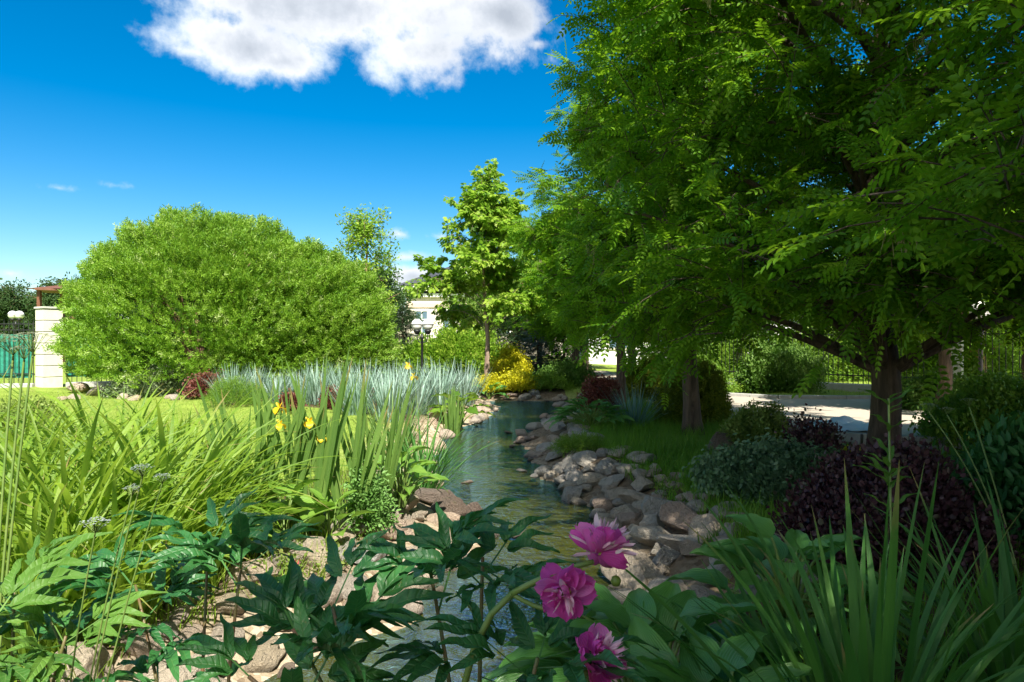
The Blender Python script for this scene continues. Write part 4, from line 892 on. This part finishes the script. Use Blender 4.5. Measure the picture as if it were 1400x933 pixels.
bush('green_shrub', (6.9, 17.9, 0), (1.0, .6, 1.15), 2600, tm, M['rowan'], 1.3, 'shaded leafy bush in front of the iron fence, right of the rough trunk', seed=71, lump=.25)
bush('green_shrub', (4.9, 17.6, 0), (.7, .5, .8), 1600, tm, M['brightleaf'], 1.2, 'smaller lit bush beyond the path between the two trunks', seed=72, lump=.25)
bush('hedge', (13.0, 22.8, 0), (8.0, .9, 1.6), 8000, ql, M['brightleaf'], .75, 'sunny yellow green hedge behind the iron fence at the right', 'hedge', seed=24, lump=.05)
bush('creeping_juniper', at(800, 632, 8.9), (.36, .26, .10), 900, shoot(.12, 9, .03, .007), M['brightleaf'], 1.0, 'bright green feathery cushion creeping over the right bank rocks', seed=25)

# ------------------------------------------------------------------ blade plants
def bladeplant(name, loc, g, m, label, cat, group=None, flowers=None):
    r = empty(name, tuple(loc), 0, label, cat, group); build('foliage', g, m, r); return r
bg_g = blades(210, (0, 0, 0), (.6, 1.05), (.014, .024), (3, 42), (-4, 26), seg=4, spread=.2, twist=.3)
bgp = None
for i, (px, py, D, s, lab) in enumerate([
        (318, 558, 15.2, .95, 'blue oat grass tuft farthest left, in front of the willow'), (378, 556, 15.4, .8, 'small blue oat grass tuft second from the left'), (432, 560, 14.8, 1.0, 'full blue oat grass tuft third from the left'),
        (350, 553, 16.2, .85, 'blue oat grass tuft behind the gap between the two left tufts'), (408, 555, 16.0, .8, 'blue oat grass tuft behind and left of the third tuft'),
        (486, 572, 12.6, 1.05, 'blue oat grass tuft just right of the tall iris blades'), (530, 580, 11.6, 1.05, 'nearest blue oat grass tuft above the dark arching leaves'), (566, 572, 12.8, 1.08, 'blue oat grass tuft at the foot of the lamp post'),
        (600, 562, 14.2, 1.1, 'blue oat grass tuft behind the rhubarb like leaves'), (634, 556, 15.4, 1.08, 'blue oat grass tuft rightmost, next to the pinkish trunk'), (465, 560, 14.6, .95, 'blue oat grass tuft behind the iris, left of centre'), (540, 562, 14.4, 1.0, 'blue oat grass tuft hidden low behind the nearest one'), (505, 560, 15.0, 1.0, 'blue oat grass tuft behind and left of the lamp post')]):
    loc = at(px, py, D)
    if bgp is None: bgp = bladeplant('blue_oat_grass', loc, bg_g, M['bluegrass'], lab, 'ornamental grass', 'blue oat grass tufts behind the lawn'); bgp.scale = (s,)*3
    else: clone(bgp, loc, i*1.3, s, lab)
bladeplant('shaded_blue_grass', at(868, 592, 10.9), blades(150, (0, 0, 0), (.5, .85), (.008, .014), (8, 60), (0, 22), seg=4, spread=.15, twist=.3), M['bluegrass_shaded'], 'shaded blue grass tuft arching beside the hosta on the right bank', 'ornamental grass')
bladeplant('shaded_blue_grass', at(812, 575, 13.4), blades(60, (0, 0, 0), (.4, .7), (.008, .014), (8, 55), (0, 22), seg=4, spread=.1, twist=.3), M['bluegrass_shaded'], 'thin blue grass tuft beside the reddish shrub', 'ornamental grass')
for (px, py, D, lab, s) in ((395, 575, 12.6, 'small red leaved plant between the iris blades and lawn', .7), (455, 565, 13.6, 'small red leaved plant under the blue grass tufts', .8), (520, 560, 14.0, 'red leaved plant low at the centre blue grass', .7)):
    bush('red_shrub', at(px, py, D), (.3*s, .25*s, .4*s), 500, tl, M['redleaf'], 1.3, lab, seed=int(px))
# daylilies on the left
def day(n, L, lean=(2, 40), dr=(30, 115), m='daylily', wd=(.024, .044), sp=.18, seg=9): return blades(n, (0, 0, 0), L, wd, lean, dr, seg=seg, spread=sp, twist=.45)
dl = None
for i, (px, py, D, L, lab) in enumerate([
        (95, 800, 3.6, 1, 'daylily clump with broad arching leaves, nearest at left centre'), (-20, 800, 3.5, 1.05, 'daylily clump cut by the left frame edge'), (215, 770, 4.0, 1.02, 'daylily clump arching toward the iris'),
        (20, 740, 4.7, 1.0, 'daylily clump behind the one at the left edge'), (150, 720, 4.9, 1.05, 'daylily clump whose tips reach over the lawn'), (290, 735, 4.7, .8, 'lower daylily clump at the foot of the iris'),
        (-90, 745, 4.4, 1.0, 'daylily clump farthest left, mostly out of the picture'), (250, 700, 5.4, .9, 'daylily clump at the edge of the lawn'),
        (160, 850, 3.35, .8, 'lower daylily clump in front, just above the peony leaves'), (40, 880, 3.0, .8, 'lowest daylily clump in front near the left frame edge'), (275, 815, 3.9, .62, 'short daylily clump beside the broad leaved plant')]):
    loc = at(px, py, D)
    if i in (0, 1, 3):
        cur = bladeplant('daylily', loc, day(150, (.8, 1.3)), M['daylily'], lab, 'daylily', 'daylily clumps of the left bed'); cur.scale = (L,)*3
        protos = [cur] if dl is None else protos+[cur]; dl = cur
    else: clone(protos[i % len(protos)], loc, i*1.9, L, lab)
bush('golden_groundcover', at(20, 620, 7.5), (.8, .5, .6), 1500, tl, M['limeleaf'], 1.1, 'yellow green low shrub behind the daylilies at the left edge', seed=41, cat='ground plant')
# irises
def iris_flower(parent, loc, s=1.0, seed=0):
    q = np.random.default_rng(seed)
    for k in range(3):
        a = k*2*pi/3+q.random(); g = G()
        pet(g, (0, 0, 0), (cos(a), sin(a), .35), (0, 0, 1), .055*s, .038*s, 1.9, .2); o = build('petal', g, M['yellowpetal'], parent); o.location = loc
        g = G(); pet(g, (0, 0, 0), (cos(a+1)*.5, sin(a+1)*.5, 1), (cos(a), sin(a), 0), .035*s, .014*s, -.4, .2); o = build('petal', g, M['yellowpetal'], parent); o.location = loc
def pet(g, p, d, up, L, Wd, curl=.6, cup=.4, rag=0.0, nt=7, nx_=5, rnd=None, wpow=.6, ruf=.0):
    """a curved petal: curl bends its length (radians), cup hollows it across"""
    t = np.linspace(0, 1, nt+1)[:, None]; x = np.linspace(-1, 1, nx_)[None]
    th = curl*t; dl = L/nt; y = np.cumsum(np.cos(th)*dl, 0)-dl; z = -(np.cumsum(np.sin(th)*dl, 0))+0
    wd = Wd/2*np.sqrt(np.clip(1-((t-.62)/np.where(t < .62, .70, .40))**2, 0, 1))
    X = x*wd+0*t; Zz = z+cup*Wd*(x*x-.3)*np.sin(t*pi*.8+.2); Y = y+0*x
    ph = rng.random()*6; Zz = Zz+ruf*L*np.sin(x*4.2+ph+t*2)*t**1.5+ruf*.5*L*np.sin(t*9+ph)*np.abs(x)
    if rag: Y = Y+rag*L*(rng.normal(0, .5, (1, nx_)))*t**4; Zz = Zz+rng.normal(0, rag*Wd*.12, Zz.shape)
    V = np.stack([X, Y, Zz], -1).reshape(-1, 3); B = basis(np.array([d], float), np.array([up], float))[0]; V = V@B+np.array(p)
    i = (np.arange(nt)[:, None]*nx_+np.arange(nx_-1)[None]).ravel(); q_ = np.stack([i, i+1, i+nx_+1, i+nx_], -1)
    lc = np.stack([x+0*t, t+0*x, 0*t+0*x], -1).reshape(-1, 3)
    return g.add(V, q_.ravel(), np.full(len(q_), 4), float(rng.random() if rnd is None else rnd), lc)
ir = None
for i, (px, py, D, s, nf, lab) in enumerate([
        (338, 745, 4.75, 1.0, 1, 'tall iris fan leftmost of the group, with a hanging yellow flower'), (385, 742, 4.85, 1.0, 0, 'tall iris fan with the broadest pale blades'), (425, 738, 4.9, 1.08, 1, 'iris fan holding a yellow flower at its centre'),
        (470, 735, 5.0, 1.14, 1, 'tallest iris fan with the drooping ragged yellow flower'), (515, 728, 5.2, .95, 0, 'iris fan at the right of the group over the herbs')]):
    loc = at(px, py, D); fan = rng.uniform(-25, 25, 13)+rng.choice([0, 180], 13)
    g = blades(10, (0, 0, 0), (.75, 1.3), (.024, .040), (1, 20), (-3, 9), seg=7, spread=.07, az=(-50, 20), fold=.12, twist=.4, taper=5, edge=True)
    g2 = blades(10, (0, 0, 0), (.7, 1.22), (.024, .040), (1, 22), (-3, 12), seg=7, spread=.07, az=(160, 235), fold=.12, twist=.4, taper=5, edge=True)
    r = bladeplant('iris', loc, merge(g, g2), M['iris'], lab, 'iris', 'yellow flag irises'); r.scale = (s,)*3
    if nf:
        h = {0: .93, 2: .80, 3: .70}[i]/s; ox = {0: .26, 2: .02, 3: -.12}[i]
        sg = G(); tube(sg, bez((0, 0, 0), (0, 0, h*.6), (ox, -.1, h), 8), .005, 6); build('stem', sg, M['greenstem'], r)
        f = empty('flower', (ox, -.1, h)); f.parent = r; iris_flower(f, (0, 0, 0), 1.25/s, i)
        if i == 0: f2 = empty('flower', (ox+.01, -.12, h-.11)); f2.parent = r; iris_flower(f2, (0, 0, 0), 1.1, 9)
for (px, py, D, lab) in ((390, 562, 12.0, 'distant yellow flower low beside the lawn'), (558, 500, 12.6, 'yellow flower on a tall stem above the blue grass'), (566, 515, 12.3, 'yellow flower just below the tall one above the blue grass')):
    p = W(px, py, D); z0 = float(gz(p[0], D)); r = empty('yellow_flower', (p[0], D, z0), 0, lab, 'flower'); g = G(); tube(g, bez((.1, 0, 0), (.05, 0, .4*(p[2]-z0)), (0, 0, p[2]-z0), 7), .006, 5); build('stem', g, M['greenstem'], r)
    f = empty('bloom', (0, 0, p[2]-z0)); f.parent = r; iris_flower(f, (0, 0, 0), 2.2, int(px))
# dark arching clump over the water, and grasses
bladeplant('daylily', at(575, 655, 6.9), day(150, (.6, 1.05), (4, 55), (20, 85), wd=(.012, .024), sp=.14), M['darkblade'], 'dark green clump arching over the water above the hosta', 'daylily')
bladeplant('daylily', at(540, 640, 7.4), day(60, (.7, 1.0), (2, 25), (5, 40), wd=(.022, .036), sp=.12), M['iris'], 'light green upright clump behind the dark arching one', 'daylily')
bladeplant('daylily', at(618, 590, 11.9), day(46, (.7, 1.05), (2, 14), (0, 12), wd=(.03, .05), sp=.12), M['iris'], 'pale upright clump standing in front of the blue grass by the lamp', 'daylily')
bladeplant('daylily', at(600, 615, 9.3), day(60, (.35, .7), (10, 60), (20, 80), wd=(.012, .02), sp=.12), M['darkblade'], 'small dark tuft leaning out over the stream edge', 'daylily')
# right bottom clumps
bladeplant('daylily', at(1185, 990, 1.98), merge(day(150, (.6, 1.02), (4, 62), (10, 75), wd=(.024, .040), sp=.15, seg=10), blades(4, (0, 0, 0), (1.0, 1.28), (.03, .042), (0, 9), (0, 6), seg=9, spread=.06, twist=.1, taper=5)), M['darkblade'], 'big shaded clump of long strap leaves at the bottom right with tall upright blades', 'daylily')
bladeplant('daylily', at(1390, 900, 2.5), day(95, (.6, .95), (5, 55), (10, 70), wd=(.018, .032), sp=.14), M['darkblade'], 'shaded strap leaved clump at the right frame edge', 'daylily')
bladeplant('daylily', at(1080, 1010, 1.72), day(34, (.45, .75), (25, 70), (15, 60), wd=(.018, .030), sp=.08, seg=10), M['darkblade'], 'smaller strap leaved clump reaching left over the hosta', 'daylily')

# ------------------------------------------------------------------ broad leaved plants
def broad(L, Wd, droop=.35, cup=.18, rip=.02, nt=12, nx_=9, wpow=.60, heart=.0):
    t = np.linspace(0, 1, nt+1)[:, None]; x = np.linspace(-1, 1, nx_)[None]
    wd = Wd/2*np.sin(np.clip(t, 0.001, 1)**wpow*pi)**.72*(1-.12*t)+Wd*.02
    Y = L*(t-heart*np.abs(x)*(1-t)**3)+0*x; Z = -droop*L*t**2.1+cup*Wd*np.abs(x)**1.4*np.sin(t*pi)**.5+rip*L*np.sin(t*19+x*2)*np.abs(x)**2
    Z = Z+.012*L*np.cos(x*14)*np.sin(t*pi)
    V = np.stack([x*wd, Y, Z], -1).reshape(-1, 3); i = (np.arange(nt)[:, None]*nx_+np.arange(nx_-1)[None]).ravel(); q_ = np.stack([i, i+1, i+nx_+1, i+nx_], -1)
    return G().add(V, q_.ravel(), np.full(len(q_), 4), .5, np.stack([x+0*t, t+0*x, 0*(x+t)], -1).reshape(-1, 3))
def rosette(name, loc, n, L, h, rad, m, label, cat, seed=0, tmpls=None, sm='greenstem', front=None, up=.25):
    q = np.random.default_rng(seed+7); root = empty(name, tuple(loc), 0, label, cat); g, sg = G(), G()
    tmpls = tmpls or [broad(1, .62), broad(1, .70, .5, .1, .03), broad(1, .55, .2, .25)]
    for k in range(n):
        f = (k+.5)/n; a = k*2.39996+q.normal(0, .2); rr = rad*(.18+.82*f**.7); z = h*(1.0-.62*f)*q.uniform(.85, 1.1); Lk = L*q.uniform(.75, 1.1)*(.72+.28*f)
        b = np.array([cos(a)*rr*.62, sin(a)*rr*.62, z]); tube(sg, bez((cos(a)*.03, sin(a)*.03, 0), (cos(a)*rr*.2, sin(a)*rr*.2, z*.75), b, 6), np.linspace(.007, .004, 6)*max(.7, L/.2), 5, cap=False)
        d = np.array([[cos(a+q.normal(0, .25)), sin(a+q.normal(0, .25)), up+.5*(1-f)-.15*f]])
        g.scatter(tmpls[k % len(tmpls)], b[None], basis(d, np.array([[q.normal(0, .25), q.normal(0, .25), 1]])), Lk, np.array([q.random()]))
    build('leaves', g, m, root); build('leaf_stalks', sg, M[sm], root); return root
rosette('hosta', at(895, 905, 2.5, .02), 64, .33, .50, .66, M['hosta'], 'large shaded hosta with broad ribbed leaves right of the peony flowers', 'hosta', 1)
rosette('hosta', at(985, 1010, 2.0), 34, .30, .44, .44, M['hosta'], 'hosta with broad leaves at the bottom right of the lowest peony flower', 'hosta', 2)
rosette('hosta', at(1080, 800, 3.2), 34, .30, .42, .50, M['hosta'], 'hosta with twisted pale leaves behind the large one', 'hosta', 3)
rosette('hosta', at(808, 610, 10.6), 70, .26, .42, .75, M['hosta'], 'mid bank hosta mound spilling over the rocks beside blue grass', 'hosta', 4)
rosette('hosta', at(548, 712, 5.7, .02), 26, .26, .42, .40, M['hosta_lit'], 'hosta with yellow green leaves at the left water edge under the arching clump', 'hosta', 5)
rosette('bergenia', at(388, 762, 4.5), 13, .26, .34, .30, M['hosta_lit'], 'bergenia with big round glossy leaves at the foot of the iris', 'bergenia', 6, [broad(1, .85, .3, .12, .015, wpow=.8)], up=.5)
rosette('bergenia', at(452, 745, 4.75), 11, .22, .30, .26, M['hosta_lit'], 'smaller bergenia with round leaves right of the big one', 'bergenia', 7, [broad(1, .85, .3, .12, .015, wpow=.8)], up=.5)
rosette('bergenia', at(310, 790, 4.15), 10, .22, .24, .28, M['hosta_lit'], 'low broad leaved plant at the edge of the tan stones', 'bergenia', 8, [broad(1, .7, .3, .12, .02)], up=.4)
rosette('rhubarb_plant', at(628, 578, 12.8), 16, .42, .62, .50, M['brightleaf'], 'bright green plant with broad ruffled leaves by the far left bank', 'plant', 9, [broad(1, .8, .4, .1, .06, wpow=.8)])
rosette('hosta', at(668, 548, 18.9), 12, .4, .4, .5, M['hosta'], 'dark leaved plant at the foot of the pinkish trunk', 'hosta', 10)
g = quadleafs(8, .035, .016, 1.0, .2, seed=7)
bush('grey_herb', at(505, 735, 5.0), (.17, .14, .42), 420, g, M['herb'], 1.0, 'pale grey green herb with small leaves between iris and hosta', 'plant', seed=51, bark='greenstem', lump=.2)
bush('grey_herb', at(30, 720, 5.2), (.5, .4, .5), 1000, g, M['herb'], 1.0, 'pale fine leaved plant among the daylilies at left', 'plant', seed=52, bark='greenstem')
# little weeds on the bank and the fallen red leaves
for i, (px, py, D) in enumerate(((398, 800, 4.1), (455, 790, 4.3), (905, 690, 6.3), (375, 815, 3.95))):
    bush('weed', at(px, py, D), (.1, .1, .17), 60, hexleaf(.03, .016), M['limeleaf'], 1.0, ['small weed growing beside the fallen red leaves', 'small weed under the bergenia by the grey boulders', 'airy weed growing out of the right bank rocks', 'tiny pale weed on the sandy ground below the red leaves'][i], 'weed', seed=60+i, bark='greenstem', stems=8)
def fallen(px, py, D, s, a, label):
    p = at(px, py, D, .06); g = G(); t = broad(s, s*.5, .25, .2, .05); build_o = build('fallen_leaf', t, M['leafred']); build_o.location = p; build_o.rotation_euler = (.1, .15, a); tag(build_o, label, 'leaf')
fallen(376, 783, 4.35, .14, 1.2, 'fallen red leaf lying on the stones, the larger left one'); fallen(404, 795, 4.2, .13, 3.4, 'fallen dark red leaf, the smaller one to the right')

# ------------------------------------------------------------------ peonies in the foreground
def leaflet(L, Wd, droop=.25, fold=.16, nt=8, nx_=5, o=(0, 0, 0), ang=0, tilt=0, g=None):
    g = g or G(); t = np.linspace(0, 1, nt+1)[:, None]; x = np.linspace(-1, 1, nx_)[None]
    wd = Wd/2*np.sin(np.clip(t, .001, 1)**.72*pi)**.85+.0012; Z = -droop*L*t**2+fold*Wd*np.abs(x)*np.sin(t*pi)**.6+.006*np.sin(t*11+ang*3)*np.abs(x)
    V = np.stack([x*wd, L*t+0*x, Z], -1).reshape(-1, 3); ca, sa = cos(ang), sin(ang)
    V = np.stack([V[:, 0]*ca+V[:, 1]*sa, -V[:, 0]*sa+V[:, 1]*ca, V[:, 2]+tilt*V[:, 1]], -1)+np.array(o)
    i = (np.arange(nt)[:, None]*nx_+np.arange(nx_-1)[None]).ravel(); q_ = np.stack([i, i+1, i+nx_+1, i+nx_], -1)
    return g.add(V, q_.ravel(), np.full(len(q_), 4), random.random(), np.stack([x+0*t, t+0*x, 0*(x+t)], -1).reshape(-1, 3))
def peony_leaf(seed):
    random.seed(seed); g = G(); u = random.uniform
    for ang, o in ((0, (0, .10, 0)), (.62, (.02, .075, .0)), (-.62, (-.02, .075, 0))):
        for k, (da, s) in enumerate(((0, 1.0), (.55, .82), (-.55, .82)) if ang == 0 else ((0, .9), (.5*np.sign(ang), .72))):
            leaflet(.135*s*u(.9, 1.1), .030*s*u(.85, 1.15), u(.1, .7), u(.15, .35), o=o, ang=ang+da+u(-.1, .1), tilt=u(-.1, .25), g=g)
    V = [(sx*.0022, y, -.002) for y in (0, .05, .105) for sx in (-1, 1)]; g.faces(V, [(0, 1, 3, 2), (2, 3, 5, 4)], .95)
    return g
PL = [peony_leaf(s) for s in range(5)]; random.seed(77)
def peony_stem(tip, base, g, sg, n=5, seed=0, sc=1.0, lo=.5):
    q = np.random.default_rng(seed+500); tip, base = np.array(tip), np.array(base); mid = base*.5+tip*.5+np.array([(base-tip)[0]*.25, (base-tip)[1]*.25, .12]); P = bez(base, mid, tip, 14)
    tube(sg, P, np.linspace(.0062, .0032, 14), 8)
    for k in range(n+2):
        top = k < n; t = q.uniform(.88, 1.0) if top else q.uniform(lo, .88); i = t*13; p = P[int(i)]*(1-i % 1)+P[min(13, int(i)+1)]*(i % 1)
        a = k*2.4+q.random()*.5; d = np.array([[cos(a), sin(a), q.uniform(.1, 1.1) if top else q.uniform(-.1, .5)]])
        g.scatter(PL[k % 5], p[None], basis(d, np.array([[q.normal(0, .2), q.normal(0, .2), 1.]])), sc*q.uniform(.75, 1.05), np.array([q.random()]))
def peony(loc, tips, label, m='peony', sc=1.0, seed=0, n=5):
    g, sg = G(), G(); b0 = np.array(loc)
    for k, (px, py, D) in enumerate(tips):
        p = W(px, py, D)-b0; peony_stem(p, (rng.normal(0, .05), rng.normal(0, .04), 0), g, sg, n, seed+k, sc)
    r = empty('peony_plant', tuple(loc), 0, label, 'peony'); build('leaves', g, M[m], r); build('stems', sg, M['redstem'], r); return r
def gl(x, y): return (x, y, float(gz(x, y)))
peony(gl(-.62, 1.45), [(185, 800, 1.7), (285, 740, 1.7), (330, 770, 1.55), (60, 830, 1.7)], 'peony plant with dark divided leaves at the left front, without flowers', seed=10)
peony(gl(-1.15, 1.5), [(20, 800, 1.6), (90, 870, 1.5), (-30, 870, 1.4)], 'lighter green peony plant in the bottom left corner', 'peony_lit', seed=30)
Pm = peony(gl(-.08, 1.12), [(455, 830, 1.25), (585, 765, 1.3), (660, 762, 1.28), (400, 860, 1.2),  (735, 900, 1.05), (340, 925, 1.1)], 'foreground peony plant with dark leaves bearing the three magenta blooms', seed=50, n=4)
b0 = np.array(Pm.location)
sg = G(); fs = W(812, 768, 1.06)-b0
tube(sg, bez((.02, 0, 0), W(560, 900, 1.08)-b0, W(700, 812, 1.07)-b0, 10), np.linspace(.006, .0052, 10), 8); tube(sg, bez(W(700, 812, 1.07)-b0, W(745, 785, 1.06)-b0, fs, 8), np.linspace(.0052, .004, 8), 8)
tube(sg, bez(W(700, 812, 1.07)-b0, W(755, 850, 1.06)-b0, W(775, 818, 1.05)-b0, 8), np.linspace(.004, .003, 8), 8)
tube(sg, bez((.02, 0, 0), W(640, 960, 1.0)-b0, W(812, 915, .97)-b0, 12), np.linspace(.006, .004, 12), 8); build('flower_stems', sg, M['greenstem'], Pm)
def bloom(par, loc, ax, rad, seed, nout=8, nin=10, nf=34, fringe_dir=None, open_=1.0):
    q = np.random.default_rng(seed); f = empty('bloom', tuple(loc)); f.parent = par; ax = nrm(np.array(ax, float)); e1 = nrm(np.cross(ax, (0.3, .2, 1.))); e2 = np.cross(ax, e1)
    def dr(a, t): return nrm((e1*cos(a)+e2*sin(a))*sin(t)+ax*cos(t))
    for k in range(nout):
        a = k*2*pi/nout+q.normal(0, .22); t = q.uniform(1.0, 1.75)*open_; g = G()
        pet(g, dr(a, t)*.006, dr(a, t), ax, rad*q.uniform(.95, 1.25), rad*q.uniform(.72, 1.0), q.uniform(-.9, .2), q.uniform(.3, .55), .08, 9, 9, ruf=.07); build('petal', g, M['petal'], f)
    for k in range(nin):
        a = q.uniform(0, 6.28); t = q.uniform(.35, .95); g = G()
        pet(g, dr(a, t)*.008, dr(a, t), ax, rad*q.uniform(.7, .95), rad*q.uniform(.4, .62), q.uniform(-1.0, .3), q.uniform(.3, .6), .14, 8, 7, ruf=.12); build('petal', g, M['petal'], f)
    g = G()
    for k in range(nf):
        fd = nrm(np.array(fringe_dir)) if fringe_dir is not None else ax; a = q.uniform(0, 6.28); dv = nrm(fd+q.normal(0, .42, 3))
        pet(g, dv*.012, dv, q.normal(size=3), rad*q.uniform(.65, 1.15), rad*q.uniform(.12, .26), q.uniform(-.7, .7), .3, .18, 7, 5, wpow=.9)
    build('petal_fringe', g, M['palepetal'], f); g = G()
    for k in range(4): lathe(g, [(0, 0), (.0045, .003), (.006, .009), (.003, .016), (.001, .020)], (.006*cos(k*1.57), .006*sin(k*1.57), 0), 8)
    o = build('seed_head', g, M['carpel'], f); o.rotation_euler = Vector(tuple(ax)).to_track_quat('Z', 'Y').to_euler(); o.location = tuple(ax*.006); return f
b1 = bloom(Pm, fs+np.array([.006, .004, .012]), (.25, .45, .5), .042, 1, 11, 14, 64, (.35, -.1, .95), 1.15); b1['label'] = 'large magenta bloom seen from behind with a pale ragged fringe on top'
b2 = bloom(Pm, W(772, 806, 1.05)-b0, (-.15, -.9, .15), .037, 2, 10, 9, 12, None, .95); b2['label'] = 'open magenta bloom facing the camera with its green seed head showing'
b3 = bloom(Pm, W(812, 905, .98)-b0, (.35, -.4, .55), .038, 3, 9, 12, 34, (.75, -.3, .45), 1.1); b3['label'] = 'lowest bloom with pale petals splayed to the right'
g = G(); g.scatter(broad(1, .55, .5, .3), np.array([W(800, 745, 1.02)-b0]), basis(np.array([[.15, -.3, .4]]), np.array([[0, -1., .4]])), .038, np.array([.6]))
g.scatter(broad(1, .6, .5, .3), np.array([W(806, 752, 1.03)-b0]), basis(np.array([[-.8, -.2, -.15]]), np.array([[0, -1., .4]])), .04, np.array([.3]))
g.scatter(broad(1, .6, .3, .3), np.array([W(786, 822, 1.02)-b0]), basis(np.array([[-.9, -.3, -.45]]), np.array([[0, -.5, 1]])), .03, np.array([.1])); build('bracts', g, M['peony'], b1)
g = G(); lathe(g, [(0, -.006), (.006, -.004), (.0085, .003), (.006, .009), (0, .012)], (0, 0, 0), 10); o = build('bud', g, M['bud'], Pm); o.location = tuple(W(842, 797, 1.06)-b0)
# out-of-focus looking pale umbels over the left plants, and the white flower heads at the left edge
def umbel_plant(base, heads, label, m='umbel', r=.035, nfl=70, stemr=.0014):
    root = empty('umbel_flower', tuple(base), 0, label, 'flower'); b = np.array(base); sg = G()
    for j, (px, py, D, rr) in enumerate(heads):
        p = W(px, py, D)-b; tube(sg, bez((0, 0, 0), (p[0]*.4, p[1]*.5, p[2]*.6), p-np.array([0, 0, rr]), 10), np.linspace(stemr*1.5, stemr, 10), 6, cap=False); g = G()
        for k in range(nfl):
            a, t = rng.uniform(0, 6.28), rng.random()**.5; h = p+np.array([cos(a)*t*rr*1.3, sin(a)*t*rr*1.3, rr*.35*(1-t*t)+rng.normal(0, .0015)])
            if k % 3 == 0: tube(sg, [p-np.array([0, 0, rr]), h], .0006, 3, cap=False)
            n5 = 5; aa = np.arange(n5)*2*pi/n5+rng.random(); D5 = np.stack([np.cos(aa), np.sin(aa), .3+0*aa], -1)
            g.scatter(hexleaf(.0036*rr/.03, .003*rr/.03), np.repeat(h[None], n5, 0), basis(D5, (0, 0, 1)), 1.0)
        build('flower_head', g, M[m], root)
    build('stems', sg, M['greenstem'], root); return root
umbel_plant(gl(-.95, 1.35), [(195, 640, 1.25, .016), (222, 652, 1.3, .012), (130, 715, 1.2, .018), (180, 668, 1.25, .013)], 'slender plant with small greyish umbels rising over the left peony leaves')
umbel_plant(gl(-1.5, 1.9), [(45, 462, 2.0, .045), (18, 468, 2.05, .04), (-10, 462, 2.0, .04), (33, 478, 2.0, .03)], 'tall plant with whitish flower heads in front of the left fence', 'palehead', stemr=.003, nfl=90)
umbel_plant(gl(2.9, 3.9), [(1270, 555, 4.3, .04), (1295, 560, 4.3, .035), (1325, 548, 4.4, .04)], 'tall weed with small white flower heads above the purple bush', 'palehead', stemr=.004)
p = W(1215, 545, 2.6); g = G(); r = empty('young_shoot', gl(p[0], 2.6), 0, 'fresh upright shoot with lance leaves in front of the forked trunk', 'plant'); h = p[2]-r.location[2]
sg = G(); tube(sg, [(0, 0, 0), (.01, 0, h*.5), (0, 0, h)], .004, 6); build('stem', sg, M['greenstem'], r)
nn = 22; tt = rng.uniform(.6, 1.0, nn); aa = np.arange(nn)*2.4; g.scatter(leaflet(.13, .022), np.stack([0*tt, 0*tt, tt*h], -1), basis(np.stack([np.cos(aa), np.sin(aa), .9+0*aa], -1), (0, 0, 1)), rng.uniform(.6, 1.1, nn)); build('leaves', g, M['peony_lit'], r)
